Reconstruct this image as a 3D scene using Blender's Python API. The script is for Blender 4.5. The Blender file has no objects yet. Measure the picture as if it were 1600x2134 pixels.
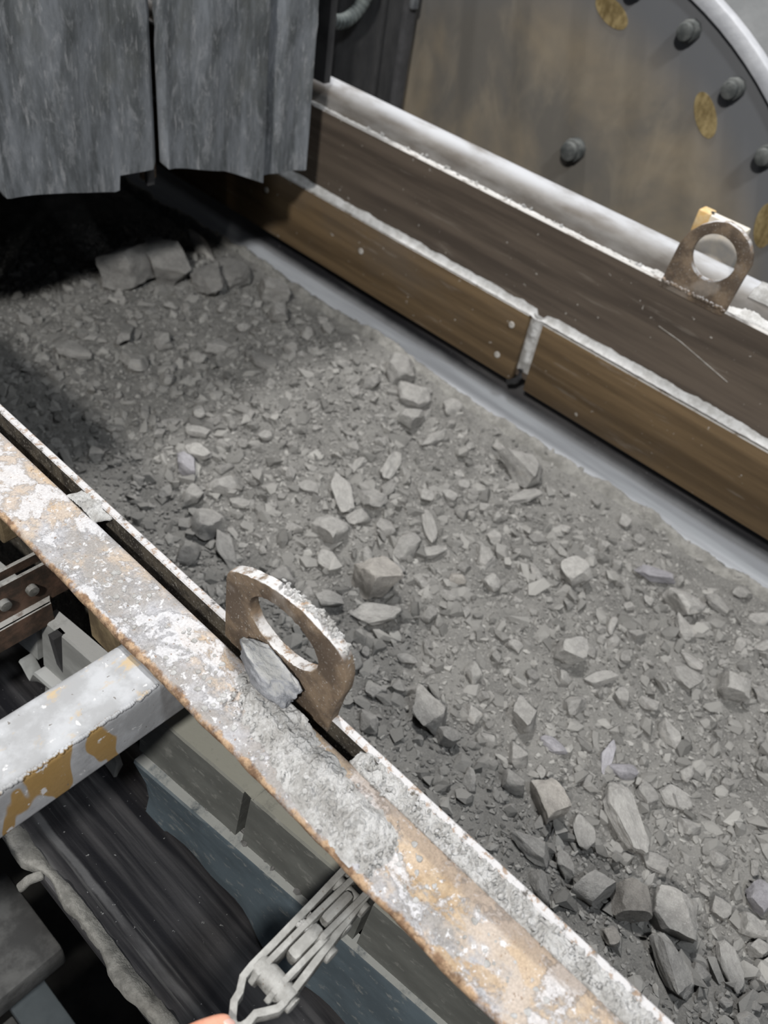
import bpy, bmesh, math, random
import numpy as np
from mathutils import Vector, Matrix, Euler, noise

S = bpy.context.scene
COL = S.collection
PI = math.pi

# ------------------------------------------------------------------ camera
cam = bpy.data.cameras.new('camera')
cam.sensor_fit = 'VERTICAL'; cam.sensor_height = 36.0; cam.sensor_width = 27.0
cam.lens = 1780.0 / 2134.0 * 36.0
cam.clip_start = 0.02; cam.clip_end = 60
cam.dof.use_dof = True; cam.dof.focus_distance = 0.95; cam.dof.aperture_fstop = 5.0
camo = bpy.data.objects.new('camera', cam); COL.objects.link(camo)
R = ((0.673629, 0.440024, -0.593804), (-0.725458, 0.547166, -0.417517), (0.141192, 0.712031, 0.687806))
camo.matrix_world = Matrix([[*R[0], 0.0], [*R[1], 0.0], [*R[2], 0.72], [0, 0, 0, 1]])
S.camera = camo

# ------------------------------------------------------------------ world, lamps, exposure
w = bpy.data.worlds.new('hall'); S.world = w; w.use_nodes = True
w.node_tree.nodes['Background'].inputs[0].default_value = (0.62, 0.72, 0.9, 1)
w.node_tree.nodes['Background'].inputs[1].default_value = 0.055

def lamp(name, loc, target, size, power, color):
    d = bpy.data.lights.new(name, 'AREA'); d.shape = 'DISK'; d.size = size; d.energy = power; d.color = color
    o = bpy.data.objects.new(name, d); COL.objects.link(o); o.location = loc
    o.rotation_euler = (Vector(target) - Vector(loc)).to_track_quat('-Z', 'Y').to_euler()
lamp('hall_lamp', (-2.0, -0.7, 2.9), (0.8, 0.6, -0.3), 0.30, 120, (1.0, 0.97, 0.92))
lamp('hall_lamp', (1.7, 2.0, 3.7), (0.9, 0.5, -0.4), 0.40, 150, (1.0, 0.98, 0.95))
lamp('hall_lamp', (0.2, -1.6, 3.6), (1.2, 1.0, 0.0), 0.5, 55, (0.93, 0.97, 1.0))
S.view_settings.view_transform = 'Standard'; S.view_settings.look = 'None'
S.view_settings.gamma = 1.0; S.view_settings.use_curve_mapping = False
S.view_settings.exposure = 0.38

# ------------------------------------------------------------------ object helpers
def tag(o, label=None, cat=None, group=None, kind=None):
    if label: o['label'] = label
    if cat: o['category'] = cat
    if group: o['group'] = group
    if kind: o['kind'] = kind
    return o

def thing(name, loc, label, cat, group=None, rotz=0.0):
    o = bpy.data.objects.new(name, None); COL.objects.link(o)
    o.empty_display_size = 0.05; o.location = loc; o.rotation_euler = (0, 0, rotz)
    return tag(o, label, cat, group)

def link(name, me, mat, parent=None, loc=(0, 0, 0)):
    o = bpy.data.objects.new(name, me); COL.objects.link(o)
    if mat is not None and len(me.materials) == 0: me.materials.append(mat)
    o.location = loc
    if parent is not None: o.parent = parent
    return o

def to_mesh(bm, smooth=False, auto=None):
    bmesh.ops.recalc_face_normals(bm, faces=bm.faces)
    me = bpy.data.meshes.new('mesh'); bm.to_mesh(me); bm.free()
    if smooth or auto:
        me.polygons.foreach_set('use_smooth', [True] * len(me.polygons))
    if auto:
        me.set_sharp_from_angle(angle=math.radians(auto))
    return me

def part(name, bm, mat, parent, smooth=False, auto=None):
    """a bmesh in world coordinates becomes a child of parent (an unrotated Empty)"""
    bmesh.ops.translate(bm, verts=bm.verts, vec=-Vector(parent.location))
    return link(name, to_mesh(bm, smooth, auto), mat, parent)

def solo(name, bm, mat, label=None, cat=None, group=None, kind=None, smooth=False, auto=None, org=None):
    """a bmesh in world coordinates becomes a top-level object with its origin at its base"""
    xs = [v.co for v in bm.verts]
    c = Vector(org) if org else Vector((sum(v.x for v in xs) / len(xs), sum(v.y for v in xs) / len(xs), min(v.z for v in xs)))
    bmesh.ops.translate(bm, verts=bm.verts, vec=-c)
    return tag(link(name, to_mesh(bm, smooth, auto), mat, None, c), label, cat, group, kind)

def bevel(bm, w, seg=2, ang=30):
    es = [e for e in bm.edges if len(e.link_faces) == 2 and e.calc_face_angle(0) > math.radians(ang)]
    bmesh.ops.bevel(bm, geom=es, offset=w, segments=seg, profile=0.5, affect='EDGES', clamp_overlap=True)
    return bm

def box(x0, x1, y0, y1, z0, z1, bv=0.0, bm=None, seg=2):
    b = bmesh.new()
    vs = [b.verts.new((x, y, z)) for x in (x0, x1) for y in (y0, y1) for z in (z0, z1)]
    for f in ((0, 1, 3, 2), (4, 6, 7, 5), (0, 4, 5, 1), (2, 3, 7, 6), (0, 2, 6, 4), (1, 5, 7, 3)):
        b.faces.new([vs[i] for i in f])
    bmesh.ops.recalc_face_normals(b, faces=b.faces)
    if bv: bevel(b, bv, seg)
    return join(bm, b)

def join(bm, b):
    if bm is None: return b
    me = bpy.data.meshes.new('t'); b.to_mesh(me); b.free(); bm.from_mesh(me); bpy.data.meshes.remove(me)
    return bm

def extrude_y(prof, y0, y1, n=1, closed=True, yaw=0.0, bm=None):
    """a profile of (x, z) points swept along y; yaw shifts x with y"""
    b = bmesh.new(); rows = []
    for i in range(n + 1):
        y = y0 + (y1 - y0) * i / n
        rows.append([b.verts.new((x + yaw * (y - y0), y, z)) for x, z in prof])
    m = len(prof)
    for i in range(n):
        for j in range(m if closed else m - 1):
            k = (j + 1) % m
            b.faces.new((rows[i][j], rows[i][k], rows[i + 1][k], rows[i + 1][j]))
    if closed:
        b.faces.new(rows[0]); b.faces.new(rows[-1][::-1])
    bmesh.ops.recalc_face_normals(b, faces=b.faces)
    return join(bm, b)

def prism(pts, axis, a0, a1, hole=None, bm=None):
    """an outline (two coordinates) given thickness along an axis; hole = ring of as many points as pts is bridged inside"""
    def P(p, a):
        return {'x': (a, p[0], p[1]), 'y': (p[0], a, p[1]), 'z': (p[0], p[1], a)}[axis]
    b = bmesh.new()
    A = [b.verts.new(P(p, a0)) for p in pts]; B = [b.verts.new(P(p, a1)) for p in pts]
    n = len(pts)
    for i in range(n):
        j = (i + 1) % n
        b.faces.new((A[i], A[j], B[j], B[i]))
    if hole:
        HA = [b.verts.new(P(p, a0)) for p in hole]; HB = [b.verts.new(P(p, a1)) for p in hole]
        for i in range(n):
            j = (i + 1) % n
            b.faces.new((HA[i], HB[i], HB[j], HA[j]))
            b.faces.new((A[i], HA[i], HA[j], A[j])); b.faces.new((B[i], B[j], HB[j], HB[i]))
    else:
        b.faces.new(A[::-1]); b.faces.new(B)
    bmesh.ops.recalc_face_normals(b, faces=b.faces)
    return join(bm, b)

def cyl(p0, p1, r, n=16, bv=0.0, bm=None, r1=None):
    p0 = Vector(p0); p1 = Vector(p1); d = p1 - p0
    b = bmesh.new()
    bmesh.ops.create_cone(b, cap_ends=True, segments=n, radius1=r, radius2=r if r1 is None else r1, depth=d.length)
    if bv: bevel(b, bv, 2, 50)
    M = Matrix.Translation((p0 + p1) / 2) @ d.to_track_quat('Z', 'Y').to_matrix().to_4x4()
    bmesh.ops.transform(b, matrix=M, verts=b.verts)
    return join(bm, b)

def sweep(path, w, h, bm=None, bv=0.0008):
    """a flat bar of width w (horizontal) and height h bent along a path"""
    b = bmesh.new(); P = [Vector(p) for p in path]; rows = []
    for i, p in enumerate(P):
        t = (P[min(i + 1, len(P) - 1)] - P[max(i - 1, 0)]).normalized()
        s = Vector((t.y, -t.x, 0)).normalized(); u = s.cross(t).normalized()
        if u.z < 0: u = -u
        rows.append([b.verts.new(p + s * a * w / 2 + u * c * h / 2) for a, c in ((-1, -1), (1, -1), (1, 1), (-1, 1))])
    for i in range(len(P) - 1):
        for j in range(4):
            k = (j + 1) % 4
            b.faces.new((rows[i][j], rows[i][k], rows[i + 1][k], rows[i + 1][j]))
    b.faces.new(rows[0]); b.faces.new(rows[-1])
    bmesh.ops.recalc_face_normals(b, faces=b.faces)
    if bv: bevel(b, bv, 2, 40)
    return join(bm, b)

# value noise on arrays
_rng = np.random.default_rng(7); _T = _rng.random((256, 256))
def vnoise(x, y):
    xi = np.floor(x).astype(int); yi = np.floor(y).astype(int)
    fx = x - xi; fy = y - yi; fx = fx * fx * (3 - 2 * fx); fy = fy * fy * (3 - 2 * fy)
    a = _T[xi % 256, yi % 256]; b = _T[(xi + 1) % 256, yi % 256]; c = _T[xi % 256, (yi + 1) % 256]; d = _T[(xi + 1) % 256, (yi + 1) % 256]
    return (a * (1 - fx) + b * fx) * (1 - fy) + (c * (1 - fx) + d * fx) * fy
def fbm(x, y, f, oct=4, gain=0.5):
    v = 0; a = 1.0; s = 0
    for i in range(oct):
        v = v + a * vnoise(x * f + 17.3 * i, y * f + 5.1 * i); s += a; a *= gain; f *= 2.03
    return v / s

# ------------------------------------------------------------------ materials
class Mat:
    def __init__(s, name, rough=0.85, metal=0.0, spec=0.3):
        s.m = bpy.data.materials.new(name); s.m.use_nodes = True
        s.t = s.m.node_tree; s.b = s.t.nodes['Principled BSDF']
        s.b.inputs['Roughness'].default_value = rough; s.b.inputs['Metallic'].default_value = metal
        s.b.inputs['Specular IOR Level'].default_value = spec
        s.tc = s.n('ShaderNodeTexCoord').outputs['Object']
    def n(s, k): return s.t.nodes.new(k)
    def l(s, a, b): s.t.links.new(a, b)
    def noise(s, scale, detail=6, stretch=(1, 1, 1), rough=0.6, dist=0.0):
        mp = s.n('ShaderNodeMapping'); mp.inputs['Scale'].default_value = stretch; s.l(s.tc, mp.inputs[0])
        n = s.n('ShaderNodeTexNoise'); n.inputs['Scale'].default_value = scale; n.inputs['Detail'].default_value = detail
        n.inputs['Roughness'].default_value = rough; n.inputs['Distortion'].default_value = dist
        s.l(mp.outputs[0], n.inputs['Vector']); return n.outputs['Fac']
    def voro(s, scale, stretch=(1, 1, 1)):
        mp = s.n('ShaderNodeMapping'); mp.inputs['Scale'].default_value = stretch; s.l(s.tc, mp.inputs[0])
        n = s.n('ShaderNodeTexVoronoi'); n.inputs['Scale'].default_value = scale; s.l(mp.outputs[0], n.inputs['Vector'])
        return n.outputs['Distance']
    def rng(s, v, lo, hi, a=0.0, b=1.0):
        r = s.n('ShaderNodeMapRange'); r.interpolation_type = 'SMOOTHSTEP'
        r.inputs['From Min'].default_value = lo; r.inputs['From Max'].default_value = hi
        r.inputs['To Min'].default_value = a; r.inputs['To Max'].default_value = b
        s.l(v, r.inputs['Value']); return r.outputs['Result']
    def math(s, op, a, b):
        m = s.n('ShaderNodeMath'); m.operation = op
        for i, q in enumerate((a, b)):
            if isinstance(q, (int, float)): m.inputs[i].default_value = q
            else: s.l(q, m.inputs[i])
        return m.outputs[0]
    def mix(s, f, a, b, mode='MIX'):
        m = s.n('ShaderNodeMix'); m.data_type = 'RGBA'; m.blend_type = mode
        for sock, q in ((m.inputs[0], f), (m.inputs[6], a), (m.inputs[7], b)):
            if isinstance(q, (int, float)): sock.default_value = q
            elif isinstance(q, tuple): sock.default_value = (*q, 1)
            else: s.l(q, sock)
        return m.outputs[2]
    def axis(s, i):
        x = s.n('ShaderNodeSeparateXYZ'); s.l(s.tc, x.inputs[0]); return x.outputs[i]
    def up(s, lo=0.5, hi=0.9):
        g = s.n('ShaderNodeNewGeometry'); x = s.n('ShaderNodeSeparateXYZ'); s.l(g.outputs['Normal'], x.inputs[0])
        return s.rng(x.outputs[2], lo, hi)
    def rand(s):
        return s.n('ShaderNodeObjectInfo').outputs['Random']
    def objcol(s):
        return s.n('ShaderNodeObjectInfo').outputs['Color']
    def attr(s, name):
        a = s.n('ShaderNodeAttribute'); a.attribute_name = name; return a.outputs['Fac']
    def color(s, c):
        if isinstance(c, tuple): s.b.inputs['Base Color'].default_value = (*c, 1)
        else: s.l(c, s.b.inputs['Base Color'])
    def rough(s, v): s.l(v, s.b.inputs['Roughness'])
    def bump(s, h, strength=0.5, dist=0.002):
        b = s.n('ShaderNodeBump'); b.inputs['Strength'].default_value = strength; b.inputs['Distance'].default_value = dist
        s.l(h, b.inputs['Height']); s.l(b.outputs[0], s.b.inputs['Normal'])

def m_rock():
    m = Mat('ore_stone', 0.95, 0, 0.15)
    a = m.noise(2.2, 9, rough=.65); b = m.noise(13, 5, rough=.65)
    c = m.mix(m.rng(a, .35, .65), (.215, .21, .203), (.30, .295, .283))
    c = m.mix(m.rng(b, .5, .75), c, (.36, .355, .34))
    c = m.mix(m.math('MULTIPLY', m.rng(m.noise(1.1, 3), .58, .7), .35), c, (.215, .19, .165))
    c = m.mix(1.0, c, m.objcol(), 'MULTIPLY')
    m.color(c); m.bump(m.math('ADD', m.math('MULTIPLY', a, 1.0), m.math('MULTIPLY', b, .4)), .7, .005)
    return m.m
def m_fines():
    m = Mat('ore_fines', 1.0, 0, 0.1)
    a = m.noise(10, 8); b = m.noise(320, 5, rough=.7)
    c = m.mix(m.rng(a, .35, .65), (.125, .123, .118), (.19, .187, .178))  # fines kept dark to stand in for the shade between stones
    c = m.mix(m.rng(b, .45, .7), c, (.225, .22, .21))
    m.color(c); m.bump(b, .8, .003)
    return m.m
def m_grit():
    m = Mat('ore_grit', 0.95, 0, 0.12)
    t = m.attr('tone')
    c = m.mix(t, (.12, .118, .113), (.29, .285, .272))
    m.color(c); m.bump(m.noise(260, 4), .5, .002)
    return m.m
def m_beam():
    m = Mat('dusty_rusty_steel', 0.8, 0, 0.3)
    y = m.axis(1); x = m.axis(0)
    c = m.mix(m.rng(m.noise(18, 6), .4, .62), (.25, .237, .228), (.34, .34, .36))
    # ochre rust coming through, stronger toward the near end
    big = m.noise(11, 7, (1.6, .75, 1), .62, .6)
    near = m.rng(y, -.55, -.1, .015, -.035)
    ochre = m.rng(m.math('ADD', big, near), .535, .575)
    c = m.mix(m.math('MULTIPLY', ochre, .62), c, m.mix(m.rng(m.noise(60, 5), .4, .65), (.33, .205, .08), (.42, .30, .17)))
    pale = m.rng(m.noise(7, 9, (1.2, .8, 1), .66), .49, .56)
    c = m.mix(m.math('MULTIPLY', pale, .6), c, (.44, .35, .265))
    dust = m.rng(m.noise(20, 12, (1, .8, 1), .72, .25), .50, .56)
    c = m.mix(m.math('MULTIPLY', dust, .8), c, (.47, .47, .49))
    c = m.mix(m.rng(m.noise(110, 4, rough=.7), .57, .66), c, (.53, .53, .55))
    # brown scuffed strip along the inner rounded edge and rust along the outer lip
    inner = m.math('MULTIPLY', m.math('MULTIPLY', m.rng(x, .014, .021), m.rng(y, -.26, -.36)), m.rng(m.noise(26, 7, (2, .4, 1), .68), .34, .50))
    c = m.mix(m.math('MULTIPLY', inner, .75), c, (.23, .185, .15))
    e = m.math('ADD', m.rng(x, -.023, -.039), m.math('MULTIPLY', m.math('SUBTRACT', m.noise(38, 9, rough=.72), .5), 2.2))
    c = m.mix(m.rng(e, .55, .95), c, m.mix(m.rng(m.noise(90, 5), .4, .6), (.17, .105, .065), (.36, .25, .16)))
    c = m.mix(m.rng(m.noise(200, 3), .64, .70), c, (.22, .16, .12))
    g = m.noise(420, 5, rough=.75)
    c = m.mix(.55, c, m.mix(m.rng(g, .3, .7), (.45, .45, .45), (1, 1, 1)), 'MULTIPLY')
    c = m.mix(1.0, c, (1.30, 1.30, 1.30), 'MULTIPLY')
    m.color(c); m.bump(m.math('ADD', m.math('ADD', m.noise(70, 9, rough=.75), m.math('MULTIPLY', g, .4)), m.math('MULTIPLY', dust, .5)), .75, .0022)
    return m.m
def m_plate():
    m = Mat('rust_speckled_plate', 0.85, 0, 0.25)
    c = m.mix(m.rng(m.noise(30, 7), .4, .62), (.11, .083, .062), (.21, .157, .11))
    c = m.mix(m.rng(m.noise(340, 4, rough=.7), .60, .68), c, (.42, .40, .375))
    c = m.mix(m.math('MULTIPLY', m.rng(m.noise(12, 5), .52, .62), .5), c, (.32, .29, .26))
    d = m.math('MULTIPLY', m.up(.5, .85), m.rng(m.noise(55, 8, rough=.7), .36, .52))
    c = m.mix(d, c, (.52, .515, .52))
    c = m.mix(m.math('MULTIPLY', m.up(.2, .8), m.rng(m.noise(85, 7, rough=.7), .55, .62)), c, (.27, .19, .13))
    m.color(c); m.bump(m.noise(160, 8, rough=.7), .6, .0015)
    return m.m
def m_brown(name, lo, hi, dust=(.50, .49, .475)):
    m = Mat(name, 0.62, 0, 0.35)
    s = m.noise(14, 8, (1, .09, 1.6), .62)
    c = m.mix(m.rng(s, .36, .64), lo, hi)
    c = m.mix(m.math('MULTIPLY', m.rng(m.noise(3.5, 5, (1, .5, 1)), .5, .68), .6), c, (.10, .08, .062))
    c = m.mix(m.math('MULTIPLY', m.rng(m.noise(60, 5, (1, .12, 1)), .6, .72), .35), c, (.24, .21, .18))
    c = m.mix(m.rng(m.noise(75, 3), .70, .74), c, (.42, .40, .37))
    d = m.math('MULTIPLY', m.up(.45, .8), m.rng(m.noise(40, 8, rough=.7), .30, .5))
    c = m.mix(d, c, dust)
    m.color(c); m.bump(m.math('ADD', s, m.math('MULTIPLY', m.noise(120, 6), .5)), .35, .0015)
    return m.m
def m_flap():
    m = Mat('dusty_scuffed_rubber', 0.8, 0, 0.3)
    v = m.noise(14, 10, (1.6, 1, .35), .72, .3); w2 = m.noise(34, 9, (1.2, 1, .45), .75, .5)
    c = m.mix(m.rng(v, .32, .70), (.062, .068, .070), (.20, .215, .232))
    c = m.mix(m.math('MULTIPLY', m.rng(w2, .50, .66), .5), c, (.32, .33, .34))
    c = m.mix(m.math('MULTIPLY', m.rng(m.noise(90, 8, (1.5, 1, .25), .7), .56, .66), .5), c, (.36, .365, .37))
    c = m.mix(m.math('MULTIPLY', m.rng(m.noise(5, 5, (1, 1, .6)), .50, .64), .6), c, (.12, .125, .115))
    c = m.mix(1.0, c, m.objcol(), 'MULTIPLY')
    m.color(c); m.bump(m.math('ADD', v, w2), .18, .002)
    return m.m
def m_belt():
    m = Mat('worn_black_rubber_belt', 0.6, 0, 0.35)
    s = m.noise(34, 8, (1, .045, .6), .6); s2 = m.noise(90, 6, (1, .03, 1), .6)
    c = m.mix(m.rng(s, .42, .68), (.012, .012, .015), (.075, .073, .076))
    c = m.mix(m.math('MULTIPLY', m.rng(s2, .58, .7), .6), c, (.13, .13, .13))
    x = m.axis(0)
    band = m.math('ADD', x, m.math('MULTIPLY', m.math('SUBTRACT', m.noise(14, 6), .5), .012))
    # the strip scraped pale under the far skirt
    f = m.math('MULTIPLY', m.rng(band, .530, .548), m.rng(band, .625, .597))
    c = m.mix(f, c, m.mix(m.rng(m.noise(30, 5, (1, .05, 1)), .4, .6), (.27, .28, .30), (.36, .375, .40)))
    st = m.math('MULTIPLY', m.math('MULTIPLY', m.rng(band, -.729, -.725), m.rng(band, -.716, -.720)), m.rng(m.noise(20, 5, (1, .2, 1)), .35, .6))
    c = m.mix(m.math('MULTIPLY', st, .7), c, (.16, .16, .165))
    c = m.mix(m.rng(m.noise(160, 3), .70, .73), c, (.25, .25, .25))
    m.color(c); m.bump(m.math('ADD', s, m.noise(200, 4)), .25, .0015)
    return m.m
def m_rubber(name, face, top, tint=1.0):
    m = Mat(name, 0.75, 0, 0.3)
    c = m.mix(m.rng(m.noise(20, 7, (1, .35, 1)), .38, .64), face, tuple(q * 1.45 for q in face))
    c = m.mix(m.math('MULTIPLY', m.rng(m.noise(90, 8, (1, .5, 1), .7), .55, .68), .5), c, (.24, .24, .225))
    d = m.math('MULTIPLY', m.up(.55, .9), m.rng(m.noise(35, 8, rough=.7), .25, .5))
    c = m.mix(d, c, top)
    m.color(c); m.bump(m.noise(120, 7), .35, .0012)
    return m.m
def m_crust(name, lo, hi, spot=(.30, .29, .28)):
    m = Mat(name, 1.0, 0, 0.05)
    a = m.noise(45, 8, rough=.7); b = m.noise(280, 5, rough=.7)
    c = m.mix(m.rng(a, .38, .62), lo, hi)
    c = m.mix(m.math('MULTIPLY', m.rng(b, .62, .72), .5), c, spot)
    m.color(c); m.bump(m.math('ADD', a, b), .9, .003)
    return m.m
def m_clamp():
    m = Mat('dusty_galvanised_iron', 0.75, 0.0, 0.3)
    a = m.noise(40, 8, rough=.68); b = m.noise(220, 5)
    c = m.mix(m.rng(a, .4, .62), (.10, .098, .09), (.30, .30, .29))
    c = m.mix(m.math('MULTIPLY', m.up(.4, .9), .45), c, (.36, .36, .35))
    c = m.mix(m.rng(b, .64, .7), c, (.16, .14, .12))
    m.color(c); m.bump(m.math('ADD', a, m.math('MULTIPLY', b, .6)), .6, .0012)
    return m.m
def m_tube():
    m = Mat('weathered_steel_tube', 0.7, 0, 0.35)
    c = m.mix(m.rng(m.noise(24, 7), .4, .62), (.27, .275, .285), (.37, .38, .40))
    side = m.rng(m.up(.3, .8), 0, 1, 1, 0)
    c = m.mix(m.math('MULTIPLY', m.math('MULTIPLY', side, m.rng(m.noise(24, 2, (1, 1, .35), .5, .1), .575, .60)), .9), c, (.30, .18, .045))
    c = m.mix(m.math('MULTIPLY', m.math('MULTIPLY', m.up(.3, .8), m.rng(m.noise(26, 8, (.8, 1.4, 1), .66, .4), .55, .65)), .8), c, (.42, .31, .17))
    c = m.mix(m.rng(m.noise(80, 4), .63, .69), c, (.56, .56, .57))
    c = m.mix(m.rng(m.noise(150, 2), .71, .73), c, (.14, .13, .12))
    m.color(c); m.bump(m.noise(110, 8, rough=.7), .35, .0012)
    return m.m
def m_pipe():
    m = Mat('dust_whitened_steel', 0.8, 0, 0.3)
    c = m.mix(m.rng(m.noise(16, 6, (1, .3, 1)), .4, .62), (.15, .135, .12), (.24, .23, .22))
    c = m.mix(m.math('MULTIPLY', m.up(.45, .98), m.rng(m.noise(22, 6, (1, .35, 1)), .2, .6)), c, (.42, .43, .455))
    m.color(c); m.bump(m.noise(90, 7), .3, .0015)
    return m.m
def m_disc():
    m = Mat('brown_filmed_steel_disc', 0.55, 0, 0.4)
    a = m.noise(2.6, 6, (1, 1, 1), .55, .4); s = m.noise(7, 6, (1, 1.6, .8), .6, .8)
    c = m.mix(m.rng(a, .36, .62), (.15, .14, .125), (.27, .225, .165))
    c = m.mix(m.math('MULTIPLY', m.rng(s, .46, .72), .4), c, (.31, .27, .21))
    # the film is scrubbed off toward the rim
    g = m.n('ShaderNodeVectorMath'); g.operation = 'LENGTH'; m.l(m.tc, g.inputs[0])
    c = m.mix(m.rng(g.outputs['Value'], .72, .88), c, (.15, .155, .165))
    m.color(c); m.bump(m.noise(40, 6), .12, .002)
    return m.m
def m_plain(name, c0, c1, scale=20, rough=.8, stretch=(1, 1, 1), dust=None, bump=.3, spec=.3):
    m = Mat(name, rough, 0, spec)
    a = m.noise(scale, 8, stretch, .65)
    c = m.mix(m.rng(a, .36, .64), c0, c1)
    if dust:
        c = m.mix(m.math('MULTIPLY', m.up(.5, .9), m.rng(m.noise(scale * 1.7, 8, rough=.7), .3, .55)), c, dust)
    m.color(c); m.bump(m.math('ADD', a, m.noise(scale * 6, 5)), bump, .002)
    return m.m
def m_skin():
    m = Mat('skin', 0.5, 0, 0.4)
    m.b.inputs['Subsurface Weight'].default_value = 0.12; m.b.inputs['Subsurface Radius'].default_value = (.01, .004, .002)
    c = m.mix(m.rng(m.noise(60, 5), .4, .6), (.66, .30, .20), (.74, .38, .27))
    m.color(c); m.bump(m.noise(420, 4), .2, .0006)
    return m.m

M_ROCK = m_rock(); M_FINES = m_fines(); M_GRIT = m_grit(); M_BEAM = m_beam(); M_PLATE = m_plate()
M_UPPER = m_brown('rubbed_brown_plate', (.070, .055, .044), (.130, .103, .081))
M_WEAR = m_brown('worn_bronze_brown_plate', (.080, .053, .028), (.155, .105, .056))
M_FLAP = m_flap(); M_BELT = m_belt(); M_CLAMP = m_clamp(); M_TUBE = m_tube(); M_PIPE = m_pipe(); M_DISC = m_disc()
M_BLOCK = m_rubber('grey_skirt_rubber', (.085, .088, .082), (.27, .27, .235))
M_STRIP = m_rubber('blue_black_skirt_rubber', (.05, .066, .078), (.30, .31, .30))
M_PALE = m_rubber('pale_dusted_rubber', (.20, .205, .20), (.42, .425, .42))
M_CRUST = m_crust('white_dust_crust', (.33, .325, .315), (.49, .49, .49), (.20, .197, .185))
M_WHITE = m_crust('white_settled_dust', (.48, .475, .465), (.66, .66, .66), (.40, .39, .37))  # brighter copy of the dust crust, making up for weaker light there
M_DARKCRUST = m_crust('grey_dust_crust', (.15, .148, .138), (.25, .246, .23), (.34, .33, .31))
M_DARK = m_plain('dark_painted_steel', (.022, .022, .024), (.05, .05, .052), 9, .7)
M_PANEL = m_plain('grimy_dark_steel', (.028, .029, .031), (.07, .07, .072), 6, .75, (1, 1, .4))
M_BRACKET = m_plain('rusty_brown_iron', (.035, .026, .02), (.10, .06, .042), 30, .7, dust=(.36, .355, .34))
M_RIM = m_plain('pale_painted_rim', (.42, .43, .46), (.52, .53, .56), 14, .5)
M_BOLT = m_plain('dark_grey_bolt', (.055, .06, .06), (.12, .125, .122), 40, .6)
M_YELLOW = m_plain('scraped_yellow_paint', (.17, .125, .055), (.36, .28, .14), 26, .5, (1, 2, 1))
M_WALL = m_plain('grey_hall_wall', (.16, .165, .17), (.24, .245, .25), 2.5, .9)
M_FLOOR = m_plain('shade_dark_floor', (.02, .019, .018), (.05, .048, .044), 7, .95)  # near-black colour stands in for the deep shade below the belt
M_PLATFORM = m_plain('dusty_frame_plate', (.055, .055, .055), (.12, .12, .118), 18, .9)
M_BLUE = m_plain('bluish_grey_steel', (.05, .06, .068), (.085, .10, .11), 12, .7)
M_SKIN = m_skin()
M_NAIL = m_plain('nail', (.70, .42, .36), (.76, .50, .44), 30, .35)

rnd = random.Random(11)

# ------------------------------------------------------------------ the hall
solo('floor', box(-3, 4.2, -3, 5.2, -1.62, -1.56), M_FLOOR, kind='structure')
solo('wall_right', box(4.2, 4.3, -3, 5.3, -1.56, 3.6), M_WALL, kind='structure')
solo('wall_back', box(-3, 4.2, 5.2, 5.3, -1.56, 3.6), M_WALL, kind='structure')

# ------------------------------------------------------------------ conveyor belt (troughed)
top = [(.138, -.366), (.140, -.352), (.147, -.347), (.21, -.372), (.33, -.425), (.60, -.56), (1.22, -.56), (1.42, -.468), (1.455, -.452), (1.52, -.425), (1.62, -.38), (1.68, -.35)]
prof = top + [(x, z - .012) for x, z in reversed(top)]
bm = extrude_y(prof, -.9, 3.0, 24)
solo('conveyor_belt', bm, M_BELT, 'worn black rubber conveyor belt carrying grey crushed ore between two steel skirts', 'conveyor belt', auto=40, org=(.9, 1, -.6))

# grey mud crust along the belt's near margin
def strip_crust(name, mat, y0, y1, fn, ny, nx, label, cat, kind='stuff'):
    b = bmesh.new(); rows = []
    for i in range(ny + 1):
        y = y0 + (y1 - y0) * i / ny
        rows.append([b.verts.new(fn(y, j / nx)) for j in range(nx + 1)])
    for i in range(ny):
        for j in range(nx):
            b.faces.new((rows[i][j], rows[i][j + 1], rows[i + 1][j + 1], rows[i + 1][j]))
    return solo(name, b, mat, label, cat, kind=kind, smooth=True)
def belt_margin(y, t):
    e = float(fbm(np.array(y), np.array(3.3), 13, 5)); e2 = float(fbm(np.array(y), np.array(8.1), 14, 4))
    xa = .1370 + .030 * (e - .5); xb = .156 + .014 * (e2 - .5)
    x = xa + (xb - xa) * t
    z = -.3445 + .003 * math.sin(PI * t) - .45 * max(0, x - .145) - (.012 if t == 0 else 0)
    return (x, y, z + .008 * (float(fbm(np.array(x), np.array(y), 70, 4)) - .5))
strip_crust('mud_crust', M_DARKCRUST, -.5, 1.4, belt_margin, 420, 10, 'grey dried mud crust caked along the belt\'s outer margin', 'mud crust')
b = sweep([(.142, .485, -.349), (.126, .492, -.352), (.113, .494, -.36)], .012, .008, bv=.003)
solo('mud_drip', b, M_DARKCRUST, 'short stub of dried mud sticking out from the crusted belt margin', 'mud crust', smooth=True)

# ------------------------------------------------------------------ ore bed
def ore_h(x, y):
    h = -.432 + .035 * (fbm(x, y, 2.2, 3) - .5) + .030 * (fbm(x + 9, y + 3, 9, 4) - .5) + .012 * (fbm(x, y, 38, 3) - .5)
    r = np.clip((x - 1.22) / .19, 0, 1); h = h - .022 * r
    ridge = np.exp(-((x - 1.432) / .022) ** 2); h = h + .016 * ridge * (.6 + .8 * fbm(x, y, 14, 3))
    ed = 1.455 + .012 * (fbm(y, y * 0 + 2.2, 8, 4) - .5)
    h = h - np.clip((x - ed) / .012, 0, 1.6) * .05
    lump = np.exp(-(((y - 1.66) / .16) ** 2)) * np.exp(-(((x - 1.18) / .25) ** 2)); h = h + .03 * lump
    return h
NX, NY = 330, 620
gx = np.linspace(.36, 1.475, NX); gy = np.linspace(-.55, 2.5, NY)
X, Y = np.meshgrid(gx, gy)
V = np.stack([X, Y, ore_h(X, Y)], -1).reshape(-1, 3)
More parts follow.
